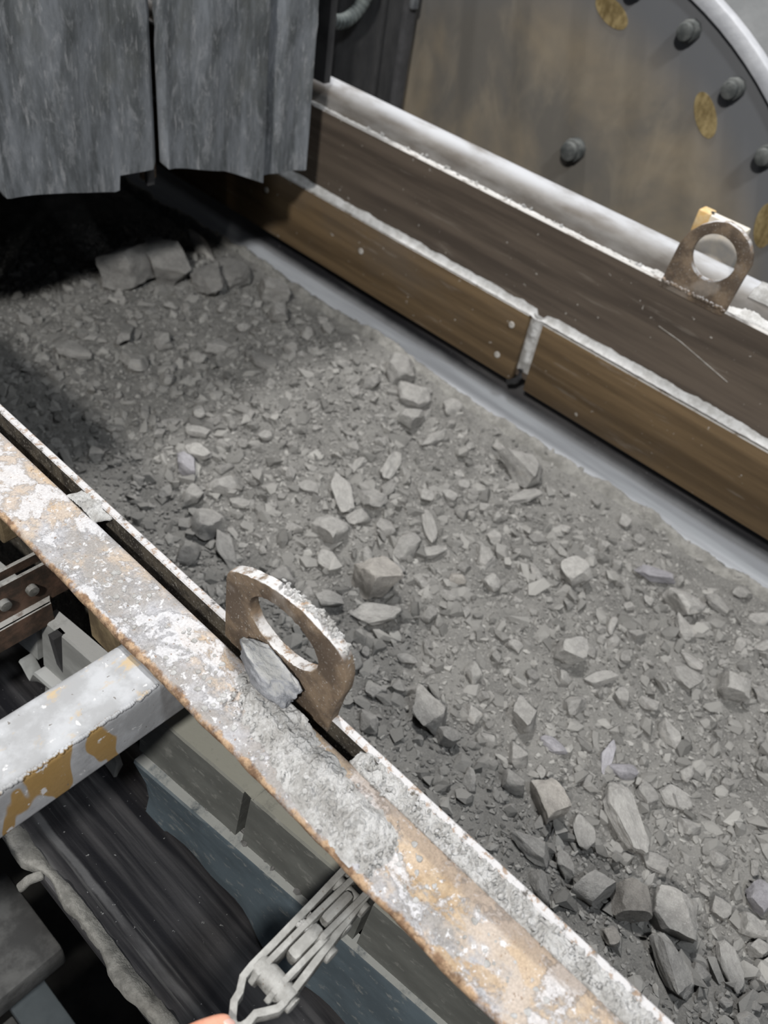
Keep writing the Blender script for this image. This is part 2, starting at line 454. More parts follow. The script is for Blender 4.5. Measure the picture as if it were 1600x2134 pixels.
idx = np.arange(NX * NY).reshape(NY, NX)
F = np.stack([idx[:-1, :-1], idx[:-1, 1:], idx[1:, 1:], idx[1:, :-1]], -1).reshape(-1, 4)
def np_mesh(V, F, smooth=False, tone=None):
    me = bpy.data.meshes.new('mesh'); k = F.shape[1]
    me.vertices.add(len(V)); me.vertices.foreach_set('co', V.astype(np.float32).ravel())
    me.loops.add(F.size); me.loops.foreach_set('vertex_index', F.astype(np.int32).ravel())
    me.polygons.add(len(F)); me.polygons.foreach_set('loop_start', np.arange(0, F.size, k, dtype=np.int32))
    me.polygons.foreach_set('use_smooth', np.full(len(F), bool(smooth)))
    if tone is not None:
        a = me.attributes.new('tone', 'FLOAT', 'POINT'); a.data.foreach_set('value', tone.astype(np.float32))
    me.update(); me.validate(); return me
tag(link('ore_fines', np_mesh(V - np.array([0, 0, -.5]), F, True), M_FINES, None, (0, 0, -.5)),
    'grey crushed ore dust and fines spread over the belt between the skirts', 'ore', kind='stuff')

M_DUSTLINE = m_crust('beige_dust', (.19, .186, .175), (.275, .27, .255), (.36, .355, .34))
def dustline(y, t):
    a = float(fbm(np.array(y), np.array(4.4), 7, 4)); c2 = float(fbm(np.array(y), np.array(t * .06), 55, 4))
    x = 1.412 + .016 * (a - .5) + t * (.036 + .026 * (float(fbm(np.array(y), np.array(9.4), 16, 4)) - .5))
    z0 = float(ore_h(np.array(x), np.array(y))) if x < 1.452 else -.458
    return (x, y, max(z0, -.462 + .006 * (1 - t)) + .012 * math.sin(PI * min(1, t * 1.02)) * (.0 + 1.4 * c2) - .001)
strip_crust('dust_line', M_DUSTLINE, -.5, 2.2, dustline, 520, 10, 'beige line of fine dust heaped between the ore and the far belt strip', 'dust')

# angular stones: a sphere cut by random planes
def chunk_bm(seed, sub, cuts=11, rough=0.0, flat=None, dlo=.50, dhi=.86, bumpy=0.0):
    r = random.Random(seed); b = bmesh.new()
    bmesh.ops.create_icosphere(b, subdivisions=sub, radius=1.0)
    pl = []
    for i in range(cuts):
        n = Vector((r.gauss(0, 1), r.gauss(0, 1), r.gauss(0, 1))).normalized(); pl.append((n, r.uniform(dlo, dhi)))
    if flat == 'b':
        e = Euler((r.uniform(-.3, .3), r.uniform(-.3, .3), r.uniform(0, 1))).to_matrix()
        for a in ((1, 0, 0), (-1, 0, 0), (0, 1, 0), (0, -1, 0), (0, 0, 1), (0, 0, -1)): pl.append((e @ Vector(a), r.uniform(.56, .68)))
    if flat == 's':
        for a in ((0, 0, 1), (0, 0, -1)): pl.append((Vector((r.uniform(-.12, .12), r.uniform(-.12, .12), a[2])).normalized(), r.uniform(.5, .62)))
        for q in range(5):
            t = q * 1.2566 + r.uniform(-.3, .3); pl.append((Vector((math.cos(t), math.sin(t), 0)), r.uniform(.6, .8)))
    if flat == 'w':
        for q in range(3):
            t = q * 2.094 + r.uniform(-.3, .3); pl.append((Vector((math.cos(t), math.sin(t), .25)).normalized(), r.uniform(.45, .6)))
        pl.append((Vector((r.uniform(-.3, .3), r.uniform(-.3, .3), 1)).normalized(), .5))
    for v in b.verts:
        for _ in range(2):
            for n, d in pl:
                q = v.co.dot(n)
                if q > d: v.co -= n * (q - d)
        if rough:
            v.co *= 1 + rough * (r.random() - .5)
    if bumpy:
        for v in b.verts:
            q = v.co * 1.7 + Vector((seed * 1.31, seed * .7, 0))
            v.co *= 1 + bumpy * (noise.fractal(q, .8, 2.1, 4) )
    # fill the unit box
    ex = [max(abs(v.co[i]) for v in b.verts) for i in range(3)]
    for v in b.verts: v.co = Vector((v.co[i] / ex[i] for i in range(3)))
    return b
def chunk_mesh(seed, sub, cuts=11, rough=0.0, flat=None, smooth=None, bumpy=0.0):
    b = chunk_bm(seed, sub, cuts, rough, flat, bumpy=bumpy)
    me = to_mesh(b, auto=smooth); me.materials.append(M_ROCK); return me
THICK = {'b': .85, 's': .42, 'w': .62, 'l': .75, 'r': .8}
placed = []
def stone(me, x, y, L, W, H, yaw, tone, label, group=None, tilt=(0, 0), lift=.12, name='ore_stone', z=None):
    o = bpy.data.objects.new(name, me); COL.objects.link(o)
    zz = float(ore_h(np.array(x), np.array(y))) if z is None else z
    o.location = (x, y, zz + H * lift)
    o.rotation_euler = Euler((tilt[0], tilt[1], yaw)); o.scale = (L / 2, W / 2, H / 2)
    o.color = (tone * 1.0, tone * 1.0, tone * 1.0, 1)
    tag(o, label, 'stone', group); placed.append((x, y, max(L, W) / 2)); return o
ROCKS = (
(1.366,0.997,0.074,0.092,-0.92,0.8,'r','dusty grey boulder half buried at the foot of the far skirt plates'),
(1.316,0.911,0.083,0.082,-1.36,0.9,'s','flat grey stone lying just below the boulder by the far belt strip'),
(1.237,0.849,0.061,0.051,-0.28,1,'b','small grey block in front of the long flat flake near the far edge'),
(1.244,0.784,0.082,0.034,-0.1,1.05,'l','pale flat sliver pointing toward the far belt strip'),
(1.323,0.598,0.125,0.103,-1.53,0.85,'w','broad wedge-shaped grey stone with a shadowed lower left face near the far belt strip'),
(1.256,0.545,0.08,0.043,-0.35,1,'s','small flat stone tucked under the broad wedge-shaped grey stone'),
(1.084,0.77,0.124,0.04,0.42,1.2,'l','upright pale knuckle-shaped stone in the middle of the ore bed'),
(1.033,0.728,0.055,0.035,0.39,0.72,'b','dark chip at the foot of the upright pale knuckle-shaped stone'),
(1.052,0.823,0.067,0.031,0.42,1.05,'r','small pale egg-shaped stone left of the upright knuckle-shaped stone'),
(0.945,0.77,0.11,0.043,-2.17,1.15,'s','pale flat slab leaning upright in the middle of the ore bed'),
(0.984,0.729,0.056,0.057,-1.42,0.95,'w','squat angular stone between the leaning slab and the knuckle-shaped stone'),
(0.927,0.708,0.044,0.04,-0.45,1.1,'b','small pale cracked stone right below the leaning slab'),
(0.859,0.717,0.059,0.053,-1.6,1.05,'b','pale blocky stone below and left of the leaning slab'),
(1.021,0.605,0.103,0.031,-2.25,1.1,'l','long thin stone standing nearly upright in the middle of the ore bed'),
(1.08,0.661,0.031,0.04,-1.19,1.1,'r','small round pale stone above the long thin upright stone'),
(1.118,0.636,0.037,0.034,-1.32,1.1,'s','small light stone beside the round pale one above the long thin stone'),
(0.941,0.598,0.069,0.05,-0,0.92,'r',"rounded grey stone to the left of the long thin upright stone's foot"),
(0.976,0.561,0.057,0.034,-0.43,1,'s','low flat stone just below the long thin upright stone'),
(0.81,0.676,0.047,0.039,-1.49,1.1,'s','small pale leaf-shaped stone below the blocky stone left of the middle'),
(1.046,0.487,0.056,0.049,-2.04,0.95,'w','three-cornered grey stone right of the long thin upright stone'),
(0.837,0.575,0.089,0.087,-1.05,0.95,'b','large brownish flat-topped stone above the pale slab behind the near lug'),
(0.783,0.529,0.092,0.053,-0.89,1.18,'s','long pale slab lying right behind the near lifting lug'),
(0.75,0.601,0.055,0.037,-0.93,0.95,'s','flat grey stone to the left of the long pale slab behind the near lug'),
(0.957,0.486,0.036,0.031,-1.05,1.15,'r','small pale oval stone right of the large brownish stone'),
(0.999,0.434,0.042,0.041,-1.85,1.1,'b','small pale block right of the small oval stone'),
(1.141,0.346,0.062,0.071,-0.93,1.3,'b','bright pale cube-like stone on the right half of the ore bed'),
(1.165,0.448,0.039,0.028,-1.06,0.55,'s','small dark flat chip in the right half of the ore bed'),
(0.912,0.826,0.045,0.033,-1.05,0.95,'s','low grey stone left of the leaning slab'),
(1.25,0.166,0.078,0.074,-1.51,1.15,'r','smooth pale oval slab near the far belt strip on the right'),
(1.192,0.135,0.074,0.046,-2.36,0.95,'w','grey stone under the smooth pale oval slab'),
(0.985,0.253,0.055,0.066,-1.16,1.15,'b','pale square-faced stone alone in the right half of the ore bed'),
(1.107,0.087,0.068,0.044,-1.58,0.8,'s','dark tilted slab with a deep shadow under it on the right'),
(1.142,0.088,0.056,0.026,-1.75,1.2,'l','thin light sliver along the top of the dark tilted slab'),
(1.147,0.011,0.051,0.063,-1.17,1.1,'b','chunky pale stone by the right border below the tilted slab'),
(0.987,0.185,0.058,0.028,-0.57,1.12,'s','pale oblong stone with a notched lower edge'),
(0.905,0.187,0.048,0.038,-0.38,0.95,'r','dusty round-backed stone below the notched oblong stone'),
(1.322,0.12,0.056,0.044,-1.47,0.8,'s','dusty dark flake to the right of the smooth oval slab'),
(0.867,0.095,0.066,0.025,-2.79,1.45,'s','bright lilac-grey rectangular flake lying on the ore bed'),
(0.817,0.166,0.046,0.028,-1.5,1.15,'l','pale oblong stone left of the bright lilac-grey flake'),
(0.818,0.228,0.063,0.046,-2.19,0.95,'b','dusty upright grey block left of the pale oblong stone'),
(1.109,0.233,0.051,0.022,0.3,1.25,'l','small bright upright pebble with a tiny round one beside it'),
(1.08,0.244,0.022,0.024,-0.71,1.15,'r','tiny round pebble beside the small bright upright pebble'),
(1.288,0.248,0.077,0.049,-0.98,0.8,'s','purplish half-buried stone near the far belt strip'),
(0.979,0.136,0.035,0.031,-2.09,0.95,'b','small grey block below the middle of the right half'),
(0.937,0.229,0.031,0.03,-2.05,1.05,'r','small pale round stone under the square-faced stone'),
(1.009,0.098,0.036,0.034,-1.65,1,'w','ragged small stone left of the chunky pale stone'),
(0.759,0.197,0.044,0.04,-1.98,0.95,'w','pointed grey stone below the dusty upright block'),
(0.73,0.119,0.072,0.057,-2.28,1,'b','large rough block with a stained lower face, left of the biggest upright slab'),
(0.796,0.023,0.111,0.066,-2.28,1.12,'s','biggest pale rectangular slab on the ore bed, tilted upright'),
(0.734,0.053,0.057,0.039,-2.48,1.02,'s','smaller rectangular slab standing between the rough block and the biggest slab'),
(0.716,0.175,0.044,0.039,-1.66,0.9,'b','rough grey stone to the upper left of the large rough block'),
(0.867,0.061,0.048,0.031,-0.93,0.95,'r','stone tucked below the bright lilac-grey flake'),
(0.892,-0.015,0.054,0.041,-1.52,1.1,'s','pale tongue-shaped stone right of the biggest slab'),
(0.861,-0.056,0.036,0.038,-1.73,1,'w','pointed stone below the tongue-shaped stone'),
(0.656,0.092,0.068,0.041,-1.33,1,'w','flat stone with a long dark underside close to the near skirt plate'),
(0.674,-0.003,0.063,0.045,-0.58,1.08,'b','block with a flat bright top and dark front, below the biggest slab'),
(0.626,0.055,0.054,0.032,-1.99,0.85,'l','narrow tilted stone next to the near skirt plate'),
(0.694,-0.05,0.056,0.07,-1.55,0.6,'b','dark stained boulder right of the block with a flat bright top'),
(0.725,-0.102,0.072,0.08,-1.51,1,'b','big rough boulder in the lower right of the ore bed'),
(0.637,-0.056,0.023,0.023,-2.2,1,'b','little cube-shaped stone below the dark stained boulder'),
(0.659,-0.137,0.088,0.06,-2.1,1,'w','tall leaning slab with a dark left face in the lower right of the ore bed'),
(0.721,-0.191,0.062,0.036,-2.29,1.15,'s','long pale slab near the lower right corner of the ore bed'),
(0.79,-0.189,0.037,0.036,-1.23,1.1,'b','pale stone at the right border above the long pale slab'),
(0.686,-0.164,0.029,0.027,-1.12,0.95,'r','round dusty stone between the tall leaning slab and the long pale slab'),
(0.85,-0.11,0.029,0.035,-1.73,1,'w','lone small stone above the big rough boulder'),
(0.862,0.016,0.045,0.041,-2.17,0.85,'s','dusty flat stone pressed against the right of the biggest slab'),
(0.675,-0.206,0.022,0.017,-0.78,1.05,'r','small round stone under the long pale slab'),
(0.771,-0.209,0.033,0.027,-0.77,1,'b','small stone on the right border beside the long pale slab'),
(0.839,-0.18,0.045,0.047,-2.34,0.8,'b','shadowed bluish stone on the right border above the pale one'),
(0.774,-0.046,0.041,0.032,-1.24,0.9,'s','flat dusty stone between the biggest slab and the big rough boulder'),
(0.674,0.045,0.041,0.031,-2.18,0.95,'b','grey stone between the flat dark-sided stone and the small rectangular slab'),
(0.86,1.106,0.054,0.039,-1.06,1.2,'s','light flat stone, upper of two pale flakes left of the middle'),
(0.814,1.04,0.074,0.048,-1.49,1.3,'s','bright pointed flake, lower of two pale flakes left of the middle'),
(0.768,1.022,0.066,0.04,-1.73,1.15,'b','bluish dusty stone just below the bright pointed flake'),
(0.793,0.932,0.068,0.051,-0.46,1,'w','flat-topped stone with a dark underside left of the middle'),
(0.725,0.948,0.052,0.041,0.23,0.95,'b','angular stone to the lower left of the flat-topped stone with a dark underside'),
(0.786,0.886,0.043,0.032,-1.17,1,'s','small flat stone below the flat-topped stone with a dark underside'),
(0.696,0.871,0.069,0.069,-1.05,0.95,'b','large blunt stone beside the near skirt plate left of the middle'),
(0.689,0.804,0.088,0.043,-1.9,0.95,'s','leaning flat stone between the large blunt stone and the near lug'),
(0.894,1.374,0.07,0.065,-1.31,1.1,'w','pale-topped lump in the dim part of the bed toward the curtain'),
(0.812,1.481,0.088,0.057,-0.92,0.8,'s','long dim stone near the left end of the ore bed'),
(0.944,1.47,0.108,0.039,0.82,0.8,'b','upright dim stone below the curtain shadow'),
(1.359,1.432,0.106,0.087,-1.5,1.05,'b','pale block sitting against the far belt strip near the curtain'),
(1.276,1.317,0.06,0.066,-1.36,1,'b','small block below the pale one near the curtain'),
(1.094,1.324,0.066,0.054,-0.17,0.95,'s','low stone in the dim middle part near the curtain'),
(0.998,1.402,0.044,0.057,-0.92,1,'r','small pale stone in the dim part near the curtain'),
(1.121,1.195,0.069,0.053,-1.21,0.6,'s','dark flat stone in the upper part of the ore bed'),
(0.709,0.339,0.084,0.065,-1.94,0.95,'b','big dust-covered boulder below the near lifting lug'),
(0.698,0.289,0.044,0.038,-1.35,0.8,'b','dim stone just below the big dust-covered boulder'),
(0.764,0.434,0.037,0.026,-1.26,1.1,'l','small light oblong stone right of the near lifting lug'),
(0.761,0.288,0.039,0.033,-1.97,1.1,'w','small pointed pale stone right of the big dust-covered boulder'),
(0.819,0.337,0.046,0.03,-2.24,1,'b','small upright block above the small pointed pale stone'),
(1.083,1.652,0.149,0.143,0.05,0.5,'b',"big dim lump at the edge of the curtain's shadow, left of the others"),  # this and the next three lumps toned dark for the curtain's half-shadow
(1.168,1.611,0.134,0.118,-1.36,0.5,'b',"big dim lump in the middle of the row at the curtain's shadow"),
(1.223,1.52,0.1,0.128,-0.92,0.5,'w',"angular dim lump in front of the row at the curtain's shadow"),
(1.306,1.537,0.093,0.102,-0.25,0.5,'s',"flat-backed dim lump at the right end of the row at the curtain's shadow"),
(1.338,1.704,0.141,0.059,-1.66,1.6,'l','dusty stone toned bright as if lit, alone in the dark under the curtain'),  # raised tone stands in for light caught by the dusty stone
)
for i, (x, y, L, W, yaw, tone, k, lab) in enumerate(ROCKS):
    me = chunk_mesh(100 + i, 4 if L > .07 else 3, 8 if k != 'r' else 20, .012, k if k in 'bsw' else None, 26, .11)
    W *= .9; H = min(W, L) * THICK[k]
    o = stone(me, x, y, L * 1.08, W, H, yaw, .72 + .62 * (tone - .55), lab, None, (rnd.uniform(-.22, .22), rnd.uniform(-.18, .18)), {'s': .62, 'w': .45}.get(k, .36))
    if 'lilac' in lab or 'bluish' in lab or 'purplish' in lab:
        c = o.color; o.color = (c[0] * .97, c[1] * .97, c[2] * 1.08, 1)
    elif 'brownish' in lab or 'stained' in lab:
        c = o.color; o.color = (c[0] * 1.02, c[1] * .99, c[2] * .96, 1)

def visible(x, y):
    return .61 < x < 1.40 and y > -.27 + .454 * (x - .686) and y < 1.70 and (y < 1.25 or x > .66)
protos = [chunk_mesh(900 + i, 3, 10, .012, 'bsw_'[i % 4] if i % 4 < 3 else None, 26, .10) for i in range(20)]
n = 0; tries = 0
while n < 200 and tries < 20000:
    tries += 1
    x = rnd.uniform(.61, 1.40); y = rnd.uniform(-.3, 1.7)
    if not visible(x, y): continue
    L = rnd.uniform(.022, .042) if rnd.random() < .75 else rnd.uniform(.042, .058)
    if any((x - a) ** 2 + (y - b) ** 2 < (L / 2 + r * .85) ** 2 for a, b, r in placed): continue
    W = L * rnd.uniform(.55, .9)
    stone(protos[n % 20], x, y, L, W, W * rnd.uniform(.5, .9), rnd.uniform(0, 6.28), rnd.uniform(.78, 1.14),
          'mid-sized grey broken stone lying among the fines of the ore bed', 'mid-sized stones of the ore bed', (rnd.uniform(-.4, .4), rnd.uniform(-.4, .4)), .32)
    n += 1

# gravel and grit too many to count
def scatter(name, count, sub, smin, smax, seed, label, power=2.2, zoff=.05, keep=None):
    g = np.random.default_rng(seed); PV = []; PF = None
    for i in range(12):
        b = chunk_bm(5000 + seed * 50 + i, sub, 8, .04, 'bsw_'[i % 4] if i % 4 < 3 else None, .30, .72)
        b.verts.ensure_lookup_table(); PV.append(np.array([v.co[:] for v in b.verts]))
        PF = np.array([[v.index for v in f.verts] for f in b.faces]); b.free()
    PV = np.array(PV)
    x = g.uniform(.40, 1.452, count); y = g.uniform(-.5, 2.0, count)
    s = smin + (smax - smin) * g.random(count) ** power
    edge = np.clip((1.43 - x) / .18, .25, 1); s = s * edge ** .5
    z = ore_h(x, y)
    sx = s * g.uniform(.8, 1.6, count); sy = s * g.uniform(.55, 1.0, count); sz = s * g.uniform(.3, .75, count)
    a, bb, c = g.uniform(0, 6.28, count), g.normal(0, .35, count), g.normal(0, .35, count)
    ca, sa, cb, sb, cc, sc = np.cos(a), np.sin(a), np.cos(bb), np.sin(bb), np.cos(c), np.sin(c)
    Rm = np.empty((count, 3, 3))
    Rm[:, 0, 0] = ca * cb; Rm[:, 0, 1] = ca * sb * sc - sa * cc; Rm[:, 0, 2] = ca * sb * cc + sa * sc
    Rm[:, 1, 0] = sa * cb; Rm[:, 1, 1] = sa * sb * sc + ca * cc; Rm[:, 1, 2] = sa * sb * cc - ca * sc
    Rm[:, 2, 0] = -sb; Rm[:, 2, 1] = cb * sc; Rm[:, 2, 2] = cb * cc
    P = PV[g.integers(0, 12, count)] * np.stack([sx, sy, sz], -1)[:, None, :] * .5
    P = np.einsum('nij,nvj->nvi', Rm, P) + np.stack([x, y, z + sz * zoff], -1)[:, None, :]
    nv = PV.shape[1]
    Fa = (PF[None] + (np.arange(count) * nv)[:, None, None]).reshape(-1, 3)
    tone = np.repeat(np.clip(g.normal(.45, .24, count), 0, 1), nv)
    me = np_mesh(P.reshape(-1, 3) - np.array([0, 0, -.5]), Fa, False, tone)
    return tag(link(name, me, M_GRIT, None, (0, 0, -.5)), label, 'gravel', kind='stuff')
scatter('ore_gravel', 8000, 1, .009, .036, 3, 'countless small grey stones covering the ore bed between larger ones', 2.6, .16)
scatter('ore_grit', 40000, 0, .0035, .011, 4, 'coarse grey grit filling the spaces between the small stones', 1.8, .15)

# ------------------------------------------------------------------ near side: rolled steel beam with dust splashes
r = .005
sec = []
def arc(cx, cz, rad, a0, a1, n):
    return [(cx + rad * math.cos(math.radians(a0 + (a1 - a0) * i / n)), cz + rad * math.sin(math.radians(a0 + (a1 - a0) * i / n))) for i in range(n + 1)]
sec += arc(.281, -.005, .005, 270, 90, 6)
sec += [(.281 + (.345 - .281) * i / 8, 0.0) for i in range(1, 8)]
sec += arc(.3445, -.0075, .0075, 90, 0, 6)
sec += [(.352, -.085), (.344, -.085), (.344, -.0105)]
sec += [(.341, -.010)]
NB = 360
b = extrude_y(sec, -.42, 1.55, NB)
for v in b.verts:   # a little waviness of the old flange and its chewed lip
    k = 1 if v.co.x < .2835 else 0
    v.co.z += .0018 * (float(fbm(np.array(v.co.x), np.array(v.co.y), 12, 3)) - .5)
    if k: v.co.x += .0035 * (float(fbm(np.array(v.co.z * 3), np.array(v.co.y), 45, 4)) - .5)
beam = thing('steel_beam', (.315, .56, -.085), 'dust-splashed rusty steel beam running along the near edge of the conveyor', 'beam')
part('beam_section', b, M_BEAM, beam, auto=45)
# crater-like splashes of dried slurry
b = bmesh.new()
for i in range(230):
    x = rnd.uniform(.286, .335); y = rnd.choice((rnd.uniform(-.1, .55), rnd.uniform(-.1, .3), rnd.uniform(.25, .6)))
    R0 = rnd.choice((.0009, .0012, .0018, .0028)) * rnd.uniform(.8, 1.3); h = R0 * rnd.uniform(.18, .4)
    e = rnd.uniform(0, 3.14); el = rnd.uniform(.65, 1)
    rings = [(1.0, -.3), (.86, .8), (.62, 1.0), (.3, .45)]
    prev = None; nn = 12
    for (q, hh) in rings:
        ring = []
        for j in range(nn):
            t = 2 * PI * j / nn; ww = q * R0 * (1 + .12 * math.sin(3 * t + i))
            u, v = ww * math.cos(t), ww * el * math.sin(t)
            ring.append(b.verts.new((x + u * math.cos(e) - v * math.sin(e), y + u * math.sin(e) + v * math.cos(e), hh * h + .0004)))
        if prev:
            for j in range(nn): b.faces.new((prev[j], prev[(j + 1) % nn], ring[(j + 1) % nn], ring[j]))
        prev = ring
    b.faces.new(prev)
o = part('slurry_splash', b, M_CRUST, beam, smooth=True); o['kind'] = 'stuff'; o['label'] = 'small white craters of dried slurry splashed on the beam'

# heap of caked white dust lying on the beam
def heap(name, x0, x1, y0, y1, nx, ny, hfun, mat, label, base=0.0, cut=.0004):
    xs = np.linspace(x0, x1, nx); ys = np.linspace(y0, y1, ny); X, Y = np.meshgrid(xs, ys)
    H = hfun(X, Y); b = bmesh.new(); vs = {}
    def g(i, j):
        if (i, j) not in vs: vs[(i, j)] = b.verts.new((X[i, j], Y[i, j], base + H[i, j]))
        return vs[(i, j)]
    for i in range(ny - 1):
        for j in range(nx - 1):
            if max(H[i, j], H[i + 1, j], H[i, j + 1], H[i + 1, j + 1]) > cut:
                b.faces.new((g(i, j), g(i, j + 1), g(i + 1, j + 1), g(i + 1, j)))
    return solo(name, b, mat, label, 'dust', kind='stuff', smooth=True)
def clumpy(X, Y):
    a = np.abs(fbm(X, Y, 95, 4) - .5) * 2.6; c = fbm(X + 3, Y, 260, 3)
    return np.clip(.6 * (1 - a) + .4 * c, 0, 1)
def dust1(X, Y):
    cx = .3085 + .022 * np.clip((Y - .20) / .17, -1, 1) + .012 * np.clip((Y - .30) / .06, 0, 1)
    hw = .030 - .012 * np.clip((Y - .30) / .06, 0, 1) - .008 * np.clip((.17 - Y) / .05, 0, 1)
    e = 1 - ((X - cx) / hw) ** 2; ey = np.clip((Y - .135) / .03, 0, 1) * np.clip((.375 - Y) / .03, 0, 1)
    m = np.clip(e, -1, 1) * .9 + (fbm(X, Y, 34, 4) - .5) * 1.5
    m = np.clip(m, 0, 1) * ey
    lump = np.exp(-(((X - .318) / .014) ** 2 + ((Y - .180) / .020) ** 2)) * .008 + np.exp(-(((X - .330) / .011) ** 2 + ((Y - .345) / .02) ** 2)) * .007
    return m * (.001 + .0105 * clumpy(X, Y) ** 1.6 * (.4 + 1.1 * fbm(X, Y, 24, 2))) + lump * np.clip(m * 2, 0, 1) * (.6 + .8 * clumpy(X, Y)) - .0006
heap('dust_heap', .278, .352, .12, .39, 150, 520, dust1, M_CRUST, 'lumpy heap of caked white dust lying on the near beam beside the lifting lug')
def dust2(X, Y):
    m = np.clip((.232 - Y) / .03, 0, 1)
    e = np.clip(1 - np.abs((X - .3600) / .0122) ** 3, 0, 1)
    return np.where(m > 0, (.001 + .0090 * clumpy(X + 2, Y) ** 1.5) * np.clip(e * 3, 0, 1) * np.clip(m * 3, 0, 1) + m * .001, 0)
heap('dust_fill', .3475, .3725, -.30, .235, 56, 900, dust2, M_CRUST, 'crumbly grey-white dust filling the slot between near beam and skirt plate', -.0065, .0006)
def dust3(X, Y):
    m = np.clip(1 - ((Y - .665) / .034) ** 2 + (fbm(X, Y, 60, 3) - .5) * .6, 0, 1)
    return np.where(m > .25, m, 0) * (.001 + .0085 * clumpy(X, Y) ** 1.4)
heap('dust_plug', .349, .3725, .62, .71, 60, 220, dust3, M_CRUST, 'plug of pale dust bridging the slot at the upper left end of the beam', -.0045)
# crumbs on the heap
cr = chunk_mesh(77, 1, 8, .05)
b = bmesh.new()
for i in range(800):
    y = rnd.uniform(.14, .36) if i % 3 else rnd.uniform(-.1, .22)
    x = (.3085 + .022 * max(-1, min(1, (y - .2) / .17)) + rnd.gauss(0, .012)) if i % 3 else rnd.uniform(.348, .37)
    if not .283 < x < .374: continue
    c = chunk_bm(7000 + i % 9, 1, 7, .06); s = rnd.choice((.0009, .0012, .0015, .0020, .0026, .0034))
    bmesh.ops.transform(c, matrix=Matrix.Translation((x, y, .0035 if i % 3 else .001)) @ Euler((rnd.random() * 6, rnd.random() * 6, 0)).to_matrix().to_4x4() @ Matrix.Diagonal((s, s * .8, s * .6, 1)), verts=c.verts)
    b = join(b, c)
solo('dust_crumbs', b, M_CRUST, 'loose white crumbs scattered on the dust of the near beam', 'dust', kind='stuff')

def m_side():
    m = Mat('dark_crusted_plate', 0.9, 0, 0.2)
    c = m.mix(m.rng(m.noise(40, 7), .4, .62), (.030, .026, .022), (.085, .074, .058))
    c = m.mix(m.rng(m.noise(300, 4, rough=.7), .56, .66), c, (.22, .21, .19))
    d = m.math('MULTIPLY', m.up(.35, .75), m.rng(m.noise(55, 8, rough=.7), .33, .48))
    c = m.mix(d, c, (.47, .465, .475))
    r = m.math('MULTIPLY', m.up(.05, .4), m.rng(m.noise(95, 7, rough=.7), .52, .60))
    c = m.mix(m.math('MULTIPLY', r, .8), c, (.25, .175, .12))
    m.color(c); m.bump(m.noise(160, 8, rough=.7), .6, .0015)
    return m.m
M_SIDE = m_side()

# ------------------------------------------------------------------ near skirt plate with its lifting lug
sk = thing('skirt_plate', (.3735, .5, -.40), 'near skirt plate with dusty top edge and rusty lifting lug', 'skirt plate')
b = extrude_y([(.369, -.40), (.3785, -.40), (.3785, -.0015), (.377, 0.0), (.3705, 0.0), (.369, -.0015)], -.5, 2.8, 80)
part('side_plate', b, M_SIDE, sk, auto=40)
def ellipse_ring(cy, cz, ry, rz, n, a0=0, tilt=0):
    out = []
    for i in range(n):
        t = a0 + 2 * PI * i / n; u, v = ry * math.cos(t), rz * math.sin(t)
        out.append((cy + u * math.cos(tilt) - v * math.sin(tilt), cz + u * math.sin(tilt) + v * math.cos(tilt)))
    return out
def resample(poly, c, n):
    """points of an outline at n equal bearings about c"""
    out = []
    for i in range(n):
        t = 2 * PI * i / n; d = (math.cos(t), math.sin(t)); best = None
        for k in range(len(poly)):
            (x1, y1), (x2, y2) = poly[k], poly[(k + 1) % len(poly)]
            ex, ey = x2 - x1, y2 - y1; den = d[0] * ey - d[1] * ex
            if abs(den) < 1e-12: continue
            s = ((x1 - c[0]) * ey - (y1 - c[1]) * ex) / den; q = ((x1 - c[0]) * d[1] - (y1 - c[1]) * d[0]) / den
            if s > 0 and -1e-6 <= q <= 1 + 1e-6 and (best is None or s > best): best = s
        out.append((c[0] + d[0] * best, c[1] + d[1] * best))
    return out
outer = [(.428, -.02), (.428, .078), (.422, .090), (.404, .101), (.378, .112), (.350, .119), (.325, .121), (.300, .117), (.280, .111), (.268, .100), (.262, .082), (.262, .060), (.268, .034), (.272, .0), (.272, -.02)]
cc = (.345, .066); NR = 72
orn = resample(outer, cc, NR); hol = [(y, z) for y, z in ellipse_ring(cc[0], cc[1], .048, .033, NR)]
# angles must correspond: bearings of the ellipse points
hol = resample(hol, cc, NR)
b = prism(orn, 'x', .3655, .3785, hol)
bevel(b, .0012, 2, 50)
for v in b.verts: v.co.x += .0008 * (rnd.random() - .5); v.co.z += .0012 * (rnd.random() - .5) if v.co.z > .02 else 0
lug = part('lifting_lug', b, M_PLATE, sk, auto=45); lug['label'] = 'rusty steel lifting lug with a big oval hole'
# dust crumbs caked along the lug's upper edge
b = bmesh.new()
for i in range(150):
    t = rnd.random() ** .8; y = .362 - .098 * t; z = .119 - (.0 if y > .30 else ((.30 - y) * .55)) - (0 if y > .272 else (.272 - y) * 1.8)
    c = chunk_bm(7100 + i % 9, 1, 7, .06); s = rnd.uniform(.0012, .0032)
    bmesh.ops.transform(c, matrix=Matrix.Translation((rnd.uniform(.370, .3795), y, z + .0005)) @ Euler((rnd.random() * 6, rnd.random() * 6, 0)).to_matrix().to_4x4() @ Matrix.Diagonal((s, s, s * .6, 1)), verts=c.verts)
    b = join(b, c)
o = part('caked_dust', b, M_CRUST, sk); o['kind'] = 'stuff'; o['label'] = 'white dust caked along the lug\'s upper edge'

